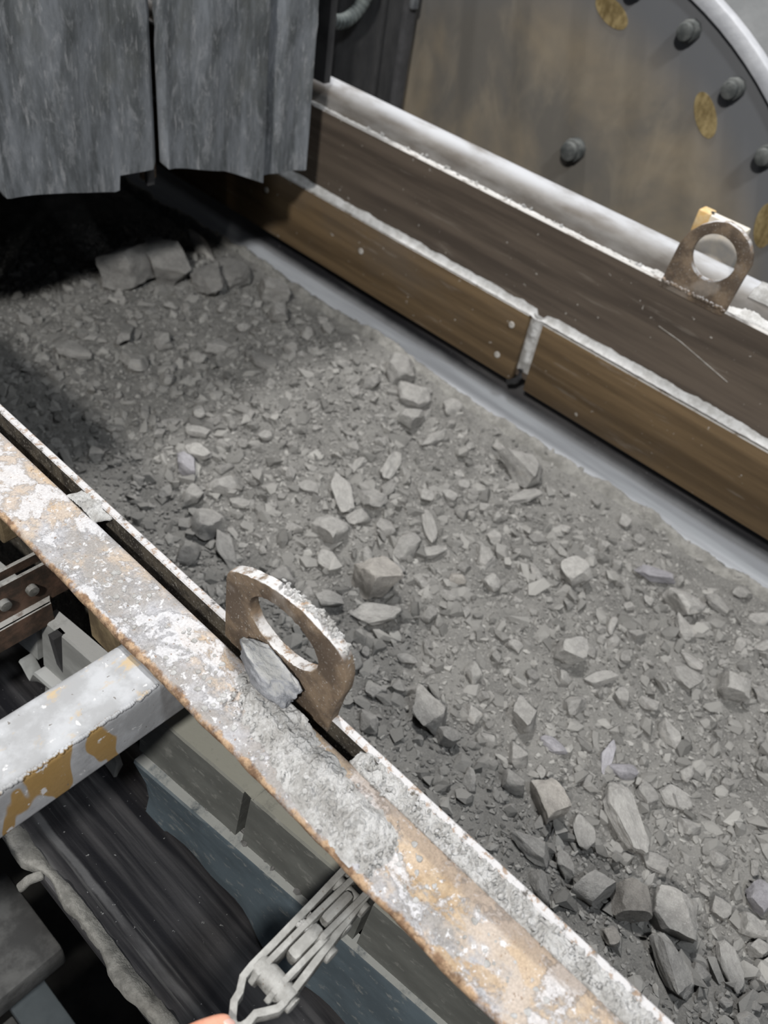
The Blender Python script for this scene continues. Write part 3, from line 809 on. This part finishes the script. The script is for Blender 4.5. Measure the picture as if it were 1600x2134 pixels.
# the stone wedged between beam and lug
me = to_mesh(chunk_bm(436, 5, 22, .012, None, .70, .93, .14), auto=75); me.materials.clear()
me.materials.append(m_plain('wedged_stone', (.20, .21, .23), (.33, .34, .365), 2.5, .9, dust=(.40, .40, .395), bump=.9))
o = bpy.data.objects.new('wedged_stone', me); COL.objects.link(o)
o.location = (.3505, .345, .016); o.scale = (.0200, .043, .023); o.rotation_euler = (.12, -.15, -.08)
tag(o, 'bluish grey stone wedged between the near beam and the lifting lug', 'stone')

# ------------------------------------------------------------------ square tube crossing under the beam
tb = thing('square_tube', (.1, .4535, -.09), 'weathered square steel tube sticking out sideways from under the near beam', 'beam')
b = bmesh.new()
pts = []
for (cy, cz, a0) in ((.478, -.022, 0), (.429, -.022, 90), (.429, -.080, 180), (.478, -.080, 270)):
    pts += [(cy + .010 * math.cos(math.radians(a0 + 15 * i)), cz + .010 * math.sin(math.radians(a0 + 15 * i))) for i in range(7)]
inn = [(.4535 + (y - .4535) * .86, -.051 + (z + .051) * .86) for y, z in pts]
b = prism(pts, 'x', -.45, .343, inn)
part('tube_section', b, M_TUBE, tb, auto=40)
b = bmesh.new()   # weld bead along the front upper corner
for i in range(160):
    x = -.1 + .375 * i / 159
    c = bmesh.new(); bmesh.ops.create_icosphere(c, subdivisions=1, radius=.0028 * rnd.uniform(.7, 1.2))
    bmesh.ops.transform(c, matrix=Matrix.Translation((x, .4215 + rnd.uniform(-.001, .001), -.0155 + rnd.uniform(-.001, .0005))), verts=c.verts); b = join(b, c)
o = part('weld_bead', b, M_TUBE, tb, smooth=True); o['kind'] = 'stuff'

# steel gussets under the flange
def gusset(y0, y1, label):
    b = box(.283, .343, y0, y1, -.075, -.0085, .003)
    solo('gusset', b, M_BRACKET2, label, 'bracket')
M_BRACKET2 = m_plain('yellow_brown_steel', (.10, .075, .045), (.22, .17, .10), 25, .75)
gusset(.498, .556, 'short brown steel gusset under the beam behind the square tube')
gusset(.735, .95, 'long yellow-brown gusset under the beam at the left border')

# ------------------------------------------------------------------ skirt rubbers
def block(name, y0, y1, mat, label, x0=.328, yaw=-.092, ztop=-.19, zb=-.283, notch=None, back=.366):
    prof = [(x0 - .010, zb), (back, zb), (back, ztop), (x0 + .002, ztop), (x0 - .0005, ztop - .0025)]
    b = extrude_y(prof, y0, y1, 14, yaw=0)
    for v in b.verts:
        if v.co.x < .36 or back < .36: v.co.x += yaw * (v.co.y - .33) + .0012 * (float(fbm(np.array(v.co.z), np.array(v.co.y), 30, 3)) - .5)
        if notch and abs(v.co.y - notch) < .012 and v.co.z > zb + .03: v.co.x += .01
    return solo(name, b, mat, label, 'skirt rubber', 'segmented skirt rubbers clamped along the near side', auto=35)
block('skirt_block', .344, .512, M_BLOCK, 'grey rubber skirt block just below the square tube')
block('skirt_block', .163, .333, M_BLOCK, 'grey rubber skirt block directly behind the clamp held by the hand')
block('skirt_block', -.04, .157, M_BLOCK, 'grey rubber skirt block at the bottom border under the beam')
block('skirt_block', -.30, -.048, M_BLOCK, 'grey rubber skirt block past the bottom border under the beam')
block('skirt_block', .530, .700, M_PALE, 'pale rubber skirt block showing between the tube and the far clamp', back=.350)
block('skirt_block', .712, .95, M_PALE, 'pale rubber skirt block behind the far clamp at the left border', back=.350)
# torn notch between the first two blocks: a folded sliver of rubber and dark slot stays open
b = prism([(.328, -.19), (.352, -.189), (.360, -.215), (.338, -.222)], 'y', .330, .347)
solo('rubber_sliver', b, M_BLOCK, 'torn sliver of grey rubber stuck in the gap between two skirt blocks', 'skirt rubber')

def strip(y0, y1, mat, label, notch=None, ny=60, far_cut=0.0):
    b = bmesh.new(); rows = []
    for i in range(ny + 1):
        y = y0 + (y1 - y0) * i / ny
        w = .008 * math.sin(y * 21) + .004 * math.sin(y * 47)
        w *= min(1, (y1 - y) / .12)
        yaw = -.105 * (y - .335); sy_ = -.02 * (y - .335)
        c = .0
        zt = -.283
        if notch and abs(y - notch) < .014: zt -= .03 * (1 - abs(y - notch) / .014)
        sec = [(.325 + yaw, zt), (.307 + yaw, zt), (.3045 + yaw, zt - .003), (.303 + yaw * .6, -.33), (.299 + sy_ + w * .4, -.370), (.293 + sy_ + w, -.400 + .3 * abs(w)),
               (.297 + sy_ + w, -.404 + .3 * abs(w)), (.308 + sy_ + w * .4, -.385), (.322 + yaw, -.34), (.325 + yaw, -.32)]
        rows.append([b.verts.new((x, y + (far_cut * (zt - z) if i == ny else 0), z)) for x, z in sec])
    m = len(rows[0])
    for i in range(ny):
        for j in range(m):
            b.faces.new((rows[i][j], rows[i][(j + 1) % m], rows[i + 1][(j + 1) % m], rows[i + 1][j]))
    b.faces.new(rows[0]); b.faces.new(rows[-1])
    return solo('rubber_strip', b, mat, label, 'skirt rubber', auto=40)
strip(-.35, .505, M_STRIP, 'long blue-black rubber sealing strip curving down onto the belt below the blocks', far_cut=-.45)
strip(.560, .728, M_PALE, 'pale rubber sealing strip end with a notched top beyond the square tube', notch=.712, ny=40)
# grains lodged in the seam
pb = chunk_mesh(88, 1, 8, .05); pb.materials.clear(); pb.materials.append(M_CRUST)
for i, (y, s) in enumerate(((.392, .0022), (.352, .0018), (.328, .0055), (.296, .002), (.283, .0045), (.262, .0022), (.243, .0065), (.226, .0024), (.214, .0045), (.206, .004), (.199, .0025))):
    o = bpy.data.objects.new('pebble', pb); COL.objects.link(o); o.location = (.3165 - .095 * (y - .345), y, -.281); o.scale = (s * .8, s, s * .8); o.rotation_euler = (i, i * 2, i * .7)
    tag(o, 'tiny pale pebble lodged in the seam between skirt blocks and sealing strip', 'pebble', 'tiny pebbles in the rubber seam')

# ------------------------------------------------------------------ clamps
cl = thing('skirt_clamp', (.235, .16, -.12), 'grey dusty toggle clamp whose bent handle is held by the hand', 'clamp')
zc = -.092
hp = [(.318, .181, zc), (.27, .179, zc), (.22, .1775, zc), (.190, .177, zc), (.178, .1755, zc), (.168, .168, zc + .001), (.161, .1665, zc + .001), (.152, .158, zc), (.150, .155, zc), (.1495, .151, zc),
      (.153, .1475, zc), (.159, .146, zc), (.167, .1465, zc + .001), (.174, .142, zc), (.183, .1365, zc), (.192, .136, zc), (.23, .1405, zc), (.27, .145, zc), (.315, .150, zc)]
part('handle', sweep(hp, .0068, .016), M_CLAMP, cl, auto=35)
for sgn, ya, yb in ((1, .1690, .1705), (-1, .1480, .1465)):
    b = prism([(.184, zc - .014), (.250, zc - .014), (.257, zc - .006), (.257, zc + .006), (.250, zc + .011), (.188, zc + .009), (.180, zc)], 'y', ya - .003, ya + .003)
    bevel(b, .0008, 2)
    part('lower_link', b, M_CLAMP, cl, auto=35)
for ya in (.1685, .1500):
    b = prism([(.243, zc - .014), (.314, zc - .014), (.318, zc), (.312, zc + .009), (.250, zc + .014), (.240, zc + .004)], 'y', ya - .003, ya + .003)
    bevel(b, .0008, 2)
    part('upper_link', b, M_CLAMP, cl, auto=35)
part('pivot_block', box(.218, .256, .1520, .1660, zc - .014, zc + .009, .005), M_CLAMP, cl, auto=35)
part('pivot_block', box(.258, .296, .1535, .1660, zc - .012, zc + .013, .006), M_CLAMP, cl, auto=35)
part('pivot_pin', cyl((.2475, .139, zc), (.2475, .181, zc), .0075, 16, .001), M_CLAMP, cl, auto=40)
part('pivot_pin', cyl((.196, .133, zc - .001), (.196, .176, zc - .001), .0112, 20, .0015), M_CLAMP, cl, auto=40)
part('pivot_pin', cyl((.296, .140, zc), (.296, .183, zc), .0075, 16, .001), M_CLAMP, cl, auto=40)
for (x, y) in ((.2475, .1375), (.196, .1325), (.272, .1435)):
    part('bolt_head', cyl((x, y - .003, zc - .004), (x, y + .002, zc - .004), .008, 18, .0012), M_CLAMP, cl, auto=40)
part('wedge_foot', box(.306, .330, .172, .181, zc - .008, zc + .010, .002), M_CLAMP, cl, auto=35)
part('wedge_foot', box(.309, .335, .146, .154, zc - .010, zc + .008, .002), M_CLAMP, cl, auto=35)
b = None
for i in range(26):
    c = chunk_bm(7200 + i % 7, 1, 7, .06); s = rnd.uniform(.0012, .0032)
    bmesh.ops.transform(c, matrix=Matrix.Translation((.246 + rnd.gauss(0, .004), .170 + rnd.gauss(0, .0022), zc + .0075 + rnd.uniform(0, .002))) @ Matrix.Diagonal((s, s, s * .7, 1)), verts=c.verts); b = join(b, c)
o = part('dust_lump', b, M_CRUST, cl); o['label'] = 'pale lump of dust on the clamp'

# second clamp, farther along the beam
c2 = thing('skirt_clamp', (.22, .70, -.16), 'brown rusty clamp bracket with two bolts at the left border, beyond the square tube', 'clamp')
part('side_bar', prism([(-.06, -.112), (.338, -.112), (.338, -.098), (-.06, -.098)], 'y', .719, .724), M_BRACKET, c2)
part('side_plate', prism([(-.06, -.165), (.338, -.165), (.338, -.100), (-.06, -.100)], 'y', .700, .7045), M_BRACKET, c2)
part('bottom_flange', prism([(-.06, .690), (.305, .690), (.310, .700), (-.06, .700)], 'z', -.165, -.158), M_BRACKET, c2)
part('bottom_flange', prism([(-.06, .688), (.305, .688), (.305, .692), (-.06, .692)], 'z', -.195, -.158), M_BRACKET, c2)
for x in (.253, .289):
    q = part('bolt', cyl((x, .692, -.128), (x, .706, -.128), .0075, 16, .0012), M_CLAMP, c2, auto=40)
part('pivot_pin', cyl((.228, .706, -.106), (.228, .721, -.106), .012, 18, .001), M_CLAMP, c2, auto=40)
b = prism([(.286, -.19), (.303, -.19), (.297, -.29), (.291, -.29)], 'y', .660, .672)
part('hook', b, M_DARK, c2)

# ------------------------------------------------------------------ far side: skirt plates, beam, lug, post
fs = thing('skirt_plate', (1.499, .7, -.365), 'far brown steel skirt plate with two bolted wear plates below', 'skirt plate')
b = extrude_y([(1.494, -.352), (1.505, -.352), (1.505, -.001), (1.5035, 0), (1.4955, 0), (1.494, -.0015)], -.6, 2.6, 50)
part('upper_plate', b, M_UPPER, fs, auto=40)
def wear(y0, y1, lift, label, bolts):
    b = box(1.476, 1.4938, y0, y1, -.362 + lift, -.193 + lift, .0022)
    o = part('wear_plate', b, M_WEAR, fs, auto=40); o['label'] = label
    for (y, z) in bolts:
        q = link('bolt_head', to_mesh(cyl((0, 0, 0), (-.003, 0, 0), .0075, 16, .001), auto=40), M_RIM2, o)
        q.location = Vector((1.476, y, z)) - Vector(fs.location)
M_RIM2 = m_plain('dusty_bolt_head', (.33, .31, .28), (.52, .50, .47), 60, .7)
wear(.766, 2.5, 0, 'farther brown wear plate with dusty top edge', ((.800, -.232), (.815, -.318), (1.255, -.265), (1.60, -.25)))
wear(-.5, .729, -.003, 'nearer bronze-brown wear plate with dusty top edge', ((-.05, -.24),))
lo = [(.530, -.01), (.528, .03), (.524, .08), (.515, .105), (.500, .124), (.478, .140), (.455, .147), (.432, .143), (.410, .131), (.396, .112), (.390, .095), (.393, .066), (.396, .02), (.397, -.01)]
cc = (.456, .080)
orn = resample(lo, cc, 64); hol = resample(ellipse_ring(cc[0], cc[1], .042, .042, 64), cc, 64)
b = prism(orn, 'x', 1.4925, 1.5055, hol); bevel(b, .0012, 2, 50)
o = part('lifting_lug', b, M_PLATE, fs, auto=45); o['label'] = 'far lifting lug with a round hole and dusty edge'
b = None
for i in range(60):   # lumpy weld at the lug's foot
    c = bmesh.new(); bmesh.ops.create_icosphere(c, subdivisions=1, radius=rnd.uniform(.002, .0042))
    bmesh.ops.transform(c, matrix=Matrix.Translation((1.4925, .398 + .13 * i / 59, .003 + rnd.uniform(-.002, .003))), verts=c.verts); b = join(b, c)
o = part('weld_bead', b, M_PLATE, fs, smooth=True); o['kind'] = 'stuff'
b = sweep([(1.4932, .50, -.083), (1.4932, .45, -.090), (1.4932, .40, -.102), (1.4932, .36, -.112), (1.4932, .335, -.118)], .0008, .0013, bv=0)
o = part('scratch', b, M_RIM2, fs); o['label'] = 'long pale scratch on the far plate'
# dust on the ledges of the far skirt
def ledge(X, Y):
    return (.0015 + .018 * np.clip((X - 1.478) / .016, 0, 1) ** 1.5 * (.4 + .6 * fbm(X, Y, 30, 3)) + .003 * clumpy(X, Y)) * np.clip((2.45 - Y) / .1, 0, 1) * np.where((Y < .76) & (Y > .738), .2, 1)
heap('dust_ledge', 1.4772, 1.4936, -.45, 2.45, 9, 420, ledge, M_WHITE, 'white dust lying on the top ledge of the far wear plates', -.1935)
def joint(X, Y):
    return X
b = bmesh.new(); rows = []
for i in range(60):
    z = -.185 - .150 * i / 59
    rows.append([b.verts.new((1.4934 - (.006 + .014 * float(fbm(np.array(z), np.array(j * .004), 60, 4))) * math.sin(PI * (j + .5) / 9) * min(1, (60 - i) / 14), .7275 + .040 * j / 8, z)) for j in range(9)])
for i in range(59):
    for j in range(8): b.faces.new((rows[i][j], rows[i][j + 1], rows[i + 1][j + 1], rows[i + 1][j]))
solo('dust_joint', b, M_WHITE, 'white dust packed in the upright joint between the two wear plates', 'dust', kind='stuff', smooth=True)
b = sweep([(1.483, .752, -.325), (1.481, .747, -.342), (1.478, .756, -.357), (1.477, .772, -.368)], .007, .012)
solo('rubber_scrap', b, M_DARK, 'small curled black rubber scrap at the foot of the wear plate joint', 'rubber scrap')

fb = thing('steel_beam', (1.565, .7, -.09), 'dust-whitened round-topped steel beam along the far side of the conveyor', 'beam')
sec = arc(1.568, .008, .036, 180, 0, 18) + [(1.604, -.085), (1.532, -.085)]
b = extrude_y(sec, -.8, 2.7, 60)
part('beam_section', b, M_PIPE, fb, auto=40)
# square stub post rising behind the lug
po = thing('post_stub', (1.62, .5, .02), 'cream and orange square tube end standing behind the far lifting lug', 'post')
b = bmesh.new()
oy = [(.452, 1.600), (.545, 1.600), (.545, 1.665), (.452, 1.665)]
b = box(1.602, 1.625, .452, .548, .0, .104, .004)
part('tube_end', b, m_plain('cream_paint_worn', (.50, .47, .43), (.62, .56, .47), 25, .6, dust=(.68, .64, .58)), po, auto=40)
b = box(1.5985, 1.6285, .526, .552, .062, .1065, .004)
part('paint_patch', b, m_plain('orange_cream_paint', (.60, .38, .14), (.64, .50, .30), 40, .6), po, auto=40)
b = cyl((1.61, .527, .1068), (1.61, .527, .1075), .004, 14); part('bolt_hole', b, M_DARK, po)

def gut(X, Y):
    v = np.clip(1 - np.abs(X - 1.518) / .014, 0, 1)
    near = np.clip((.62 - Y) / .2, 0, 1)
    return (.002 + .010 * clumpy(X, Y) * (.5 + .7 * near) + .018 * near * fbm(X, Y, 25, 3) * np.clip((X - 1.503) / .02, 0, 1)) * np.clip(v * 3, 0, 1)
heap('dust_gutter', 1.505, 1.534, -.55, 2.4, 20, 700, gut, M_WHITE, 'white dust and crumbs lying in the gutter between far plate and beam', -.012)
b = None
for i in range(70):
    y = rnd.uniform(-.1, 1.35); c = chunk_bm(7300 + i % 9, 1, 7, .06); s = rnd.uniform(.002, .006)
    bmesh.ops.transform(c, matrix=Matrix.Translation((rnd.uniform(1.509, 1.530), y, -.004)) @ Euler((rnd.random() * 6, rnd.random() * 6, 0)).to_matrix().to_4x4() @ Matrix.Diagonal((s, s * .8, s * .6, 1)), verts=c.verts); b = join(b, c)
solo('gutter_crumbs', b, M_CRUST, 'loose crumbs of ore lying in the dusty far gutter', 'dust', kind='stuff')
# dust caked over the near end of the far beam
def cap(X, Y):
    z = .008 + np.sqrt(np.clip(.0375 ** 2 - (X - 1.568) ** 2, 0, None))
    m = np.clip((.385 - Y) / .05, 0, 1) * np.clip(.4 + 1.4 * (fbm(X, Y, 22, 4) - .3), 0, 1)
    return np.where(m > .05, z + .004 * clumpy(X, Y) * m, 0)
heap('dust_cap', 1.535, 1.59, -.5, .39, 26, 300, cap, M_CRUST, 'crust of speckled white dust on the far beam by the right border', 0.0, .01)

# ------------------------------------------------------------------ rubber curtain in front of the chute
def flap(outline, y, th, label, tone, crease=None):
    b = bmesh.new()
    n = 22
    xs0 = min(p[0] for p in outline); xs1 = max(p[0] for p in outline)
    def bottom(x):
        for (xa, za), (xb, zb) in zip(outline[:-1], outline[1:]):
            if xa <= x <= xb: return za + (zb - za) * ((x - xa) / max(1e-6, xb - xa))
        return outline[-1][1]
    cols = []
    xs = sorted(set([xs0 + (xs1 - xs0) * i / n for i in range(n + 1)] + [p[0] for p in outline] + [p[0] + .0005 for p in outline[1:-1]]))
    ztop = .62; nz = 26
    for x in xs:
        zb = bottom(x); t = (x - xs0) / (xs1 - xs0)
        cols.append([(x, zb + (ztop - zb) * j / nz, t) for j in range(nz + 1)])
    def yy(x, z, t):
        q = .006 * math.sin(t * 5 + z * 3) + .004 * math.sin(t * 11)
        if crease is not None: q -= .004 * math.exp(-((z - crease) / .012) ** 2)
        rr = .010 * (max(0, 1 - t / .04) ** 2 + max(0, (t - .96) / .04) ** 2)
        return y + q + rr
    A = [[b.verts.new((x, yy(x, z, t), z)) for (x, z, t) in c] for c in cols]
    B = [[b.verts.new((x, yy(x, z, t) + th, z)) for (x, z, t) in c] for c in cols]
    m = len(xs)
    for i in range(m - 1):
        for j in range(nz):
            b.faces.new((A[i][j], A[i][j + 1], A[i + 1][j + 1], A[i + 1][j])); b.faces.new((B[i][j], B[i + 1][j], B[i + 1][j + 1], B[i][j + 1]))
        b.faces.new((A[i][0], A[i + 1][0], B[i + 1][0], B[i][0])); b.faces.new((A[i][nz], B[i][nz], B[i + 1][nz], A[i + 1][nz]))
    for j in range(nz):
        b.faces.new((A[0][j], B[0][j], B[0][j + 1], A[0][j + 1])); b.faces.new((A[-1][j], A[-1][j + 1], B[-1][j + 1], B[-1][j]))
    o = solo('rubber_flap', b, M_FLAP, label, 'rubber flap', 'rubber curtain flaps in front of the chute', auto=50)
    o.color = (tone, tone, tone * 1.02, 1); return o
flap([(.672, .012), (.680, -.006), (.690, -.008), (.80, -.022), (.895, -.042), (.9045, -.040), (.907, -.012), (.975, -.010), (.988, .0)], 1.39, .012, 'left rubber curtain flap with a stepped lower edge and a crease across it', .92, .255)
flap([(1.003, -.006), (1.010, -.016), (1.025, -.018), (1.15, -.048), (1.248, -.090), (1.256, -.086)], 1.375, .012, 'middle rubber curtain flap, the one with a slanting lower edge', .95, .235)
flap([(1.262, -.084), (1.27, -.090), (1.33, -.094), (1.39, -.097), (1.398, -.088)], 1.39, .012, 'narrow right rubber curtain flap beside the far skirt plate', 1.06, .20)
flap([(.335, .06), (.345, .045), (.64, .02), (.664, .03)], 1.40, .012, 'unseen extra rubber flap closing the left end of the curtain against light', .92)  # out of view, widened to stop lamp light leaking past the curtain
b = box(.985, 1.003, 1.415, 1.425, -.06, .62, .002); solo('backing_strip', b, M_DARK, 'dark strip showing in the slit between left and middle flaps', 'rubber flap')
b = box(.986, 1.018, 1.430, 1.445, -.055, .02, .003); solo('curtain_tab', b, M_PLATE, 'small dusty tab hanging below the slit between left and middle flaps', 'rubber flap')

# chute housing behind the curtain, boxed in to block lamp light
ch = thing('chute_housing', (.95, 2.2, -.05), 'dark steel chute housing behind the rubber curtain, boxed in to block light', 'chute')
part('side_wall', box(.36, .372, 1.46, 3.1, .01, .62), M_DARK, ch)
part('side_wall', box(1.508, 1.528, 1.46, 3.1, .05, .62), M_DARK, ch)
part('back_wall', box(.36, 1.52, 3.1, 3.12, -.6, .62), M_DARK, ch)
part('light_block_roof', box(.30, 1.56, 1.36, 3.14, .62, .64), M_DARK, ch)  # unseen roof, added to block light and set low for the far lamp
# dark panel standing beyond the far beam
dp = thing('guard_panel', (1.78, 1.62, -.4), 'dark grimy steel guard panel between the curtain and the round disc', 'panel')
part('panel_sheet', box(1.69, 1.925, 1.605, 1.615, -.5, .8), M_PANEL, dp)
part('corner_flange', box(1.925, 1.965, 1.59, 1.615, -.5, .8, .004), m_plain('dark_flange', (.05, .05, .053), (.09, .09, .095), 8, .7), dp, auto=40)
part('stiffener', box(1.83, 1.845, 1.590, 1.606, -.5, .8, .003), M_PANEL, dp)
part('latch', box(1.93, 1.955, 1.578, 1.592, .135, .22, .004), m_plain('pale_latch', (.10, .105, .115), (.2, .21, .22), 40, .6), dp)
b = bmesh.new()
P = [(1.66 + .09 * math.sin(a), 1.57, .235 - .10 * math.cos(a)) for a in [(-.5 + 2.0 * i / 14) for i in range(15)]]
for p, q in zip(P[:-1], P[1:]): b = cyl(p, q, .017, 14, bm=b)
solo('hose', b, m_plain('grey_hose', (.10, .115, .115), (.16, .18, .175), 20, .6), 'curved grey hose half hidden behind the right rubber flap', 'hose', smooth=True)

# ------------------------------------------------------------------ the big round disc
DC = (2.0, 1.2, -.55)
dk = thing('round_disc', DC, 'big round brown steel disc with bolt heads and a pale rim', 'machine disc')
def ring_x(r0, r1, x0, x1, n=128):
    return prism([(DC[1] + r1 * math.cos(2 * PI * i / n), DC[2] + r1 * math.sin(2 * PI * i / n)) for i in range(n)], 'x', x0, x1,
                 [(DC[1] + r0 * math.cos(2 * PI * i / n), DC[2] + r0 * math.sin(2 * PI * i / n)) for i in range(n)])
b = prism([(DC[1] + .948 * math.cos(2 * PI * i / 128), DC[2] + .948 * math.sin(2 * PI * i / 128)) for i in range(128)], 'x', 2.0, 2.06)
part('disc_face', b, M_DISC, dk, auto=40)
b = ring_x(.948, .980, 1.985, 2.02); bevel(b, .003, 2)
part('rim', b, M_RIM, dk, auto=40)
def bolt(y, z, r):
    b = cyl((2.0, y, z), (1.972, y, z), r * 1.1, 10, .004); b = cyl((1.972, y, z), (1.955, y, z), r * .9, 18, .007, bm=b)
    o = part('bolt_head', b, M_BOLT, dk, auto=40)
bolt(1.043, -.037, .026)
for k in range(36):
    a = math.radians(112.4 + 10.0 * k); rr = .905
    if math.sin(a) > .15: bolt(DC[1] + rr * math.cos(a), DC[2] + rr * math.sin(a), .021)
for (y, z, a) in ((1.056, .267, 0), (.758, .142, .55), (.532, -.021, 1.0)):
    pts = [(y + .050 * math.cos(t) * math.cos(-a - .35) - .024 * math.sin(t) * math.sin(-a - .35), z + .050 * math.cos(t) * math.sin(-a - .35) * -1 + .024 * math.sin(t) * math.cos(a + .35) * -1) for t in [2 * PI * i / 24 for i in range(24)]]
    b = prism(pts, 'x', 1.9985, 2.001)
    o = part('scraped_patch', b, M_YELLOW, dk); o['label'] = 'scraped yellow patch'
part('hub', cyl((2.06, DC[1], DC[2]), (2.34, DC[1], DC[2]), .12, 32, .006), M_BOLT, dk, auto=40)
b = box(2.35, 2.45, -.6, 2.4, -1.56, .62, .01)
solo('machine_casing', b, m_plain('grey_casing', (.30, .31, .32), (.40, .41, .42), 5, .7), 'pale grey machine casing standing behind the round disc', 'machine')

# ------------------------------------------------------------------ frame below the belt
solo('frame_plate', box(-.5, .150, .528, .69, -.76, -.70, .006), M_PLATFORM, 'dusty grey frame plate low down in the bottom left corner', 'frame', auto=40)
solo('frame_plate', box(-.5, .150, .715, 1.1, -.72, -.66, .006), M_DARK, 'dark frame plate at the left border beyond the dusty one', 'frame', auto=40)
solo('frame_bar', box(.058, .118, .30, .60, -.90, -.85, .004), M_BLUE, 'bluish grey flat bar under the dusty frame plate', 'frame', auto=40)
solo('frame_ledge', box(-.4, .058, .20, .57, -.96, -.90, .004), M_FLOOR2 if 'M_FLOOR2' in globals() else M_PLATFORM, 'mud-covered ledge at the very bottom left corner', 'frame', auto=40)
for i, (x, y, z, s) in enumerate(((.03, .60, -.70, .012), (.045, .575, -.70, .009), (.018, .57, -.70, .010), (.06, .62, -.70, .006), (.03, .50, -.90, .012), (.045, .46, -.90, .009), (.055, .52, -.90, .008), (.01, .47, -.90, .011))):
    o = bpy.data.objects.new('debris_stone', protos[i]); COL.objects.link(o); o.location = (x, y, z + s * .35); o.scale = (s, s * .8, s * .6); o.rotation_euler = (0, 0, i)
    tag(o, 'small spilled stone on the frame in the bottom left corner', 'stone', 'spilled stones on the frame')

# ------------------------------------------------------------------ the hand on the clamp handle
def skin_chain(paths, name, parent, levels=2):
    me = bpy.data.meshes.new('mesh'); vs = []; es = []; rad = []
    def add(p, r): vs.append(p); rad.append(r); return len(vs) - 1
    root = add(*paths['root'])
    ends = {'root': root}
    for key, frm, pts in paths['limbs']:
        prev = ends[frm]
        for i, (p, r) in enumerate(pts):
            k = add(p, r); es.append((prev, k)); prev = k; ends['%s%d' % (key, i)] = k
        ends[key] = prev
    me.from_pydata(vs, es, [])
    o = link(name, me, M_SKIN, parent)
    md = o.modifiers.new('skin', 'SKIN')
    sv = me.skin_vertices[0].data
    for i, r in enumerate(rad): sv[i].radius = (r, r)
    sv[root].use_root = True
    sb = o.modifiers.new('sub', 'SUBSURF'); sb.levels = levels; sb.render_levels = levels
    for p in me.polygons: p.use_smooth = True
    md.use_smooth_shade = True
    return o
hd = thing('person', (0, 0, 0), 'hand of a person gripping the bent clamp handle, only fingertips in view', 'person')
W0 = (-.030, .150, -.085)
skin_chain({'root': ((.015, .150, -.085), .020), 'limbs': [
    ('wrist', 'root', [((-.030, .150, -.088), .022), ((-.10, .135, -.080), .024), ((-.20, .11, -.06), .030)]),
    ('knuckA', 'root', [((.050, .163, -.072), .0135)]),
    ('index', 'knuckA', [((.085, .172, -.058), .0095), ((.117, .167, -.0615), .0085), ((.140, .1605, -.0755), .0074), ((.149, .1565, -.0815), .0052)]),
    ('knuckB', 'root', [((.048, .145, -.078), .0135)]),
    ('middle', 'knuckB', [((.088, .142, -.078), .0095), ((.105, .140, -.105), .0085), ((.092, .140, -.120), .0070)]),
    ('knuckC', 'root', [((.042, .126, -.084), .0125)]),
    ('ring', 'knuckC', [((.078, .122, -.088), .0090), ((.092, .121, -.112), .0080), ((.078, .122, -.125), .0066)]),
    ('knuckD', 'root', [((.034, .109, -.090), .0115)]),
    ('little', 'knuckD', [((.062, .104, -.096), .0078), ((.072, .104, -.116), .0070), ((.060, .106, -.127), .0058)]),
    ('thumbA', 'root', [((.045, .178, -.098), .0125)]),
    ('thumb', 'thumbA', [((.085, .176, -.104), .0105), ((.125, .164, -.104), .0092), ((.147, .157, -.1035), .0068)]),
]}, 'hand', hd)
c = bmesh.new(); bmesh.ops.create_uvsphere(c, u_segments=16, v_segments=10, radius=1)
bmesh.ops.transform(c, matrix=Matrix.Translation((.1455, .1545, -.0735)) @ Euler((-.35, .75, -.35)).to_matrix().to_4x4() @ Matrix.Diagonal((.0062, .0045, .0014, 1)), verts=c.verts)
part('fingernail', c, M_NAIL, hd, smooth=True)
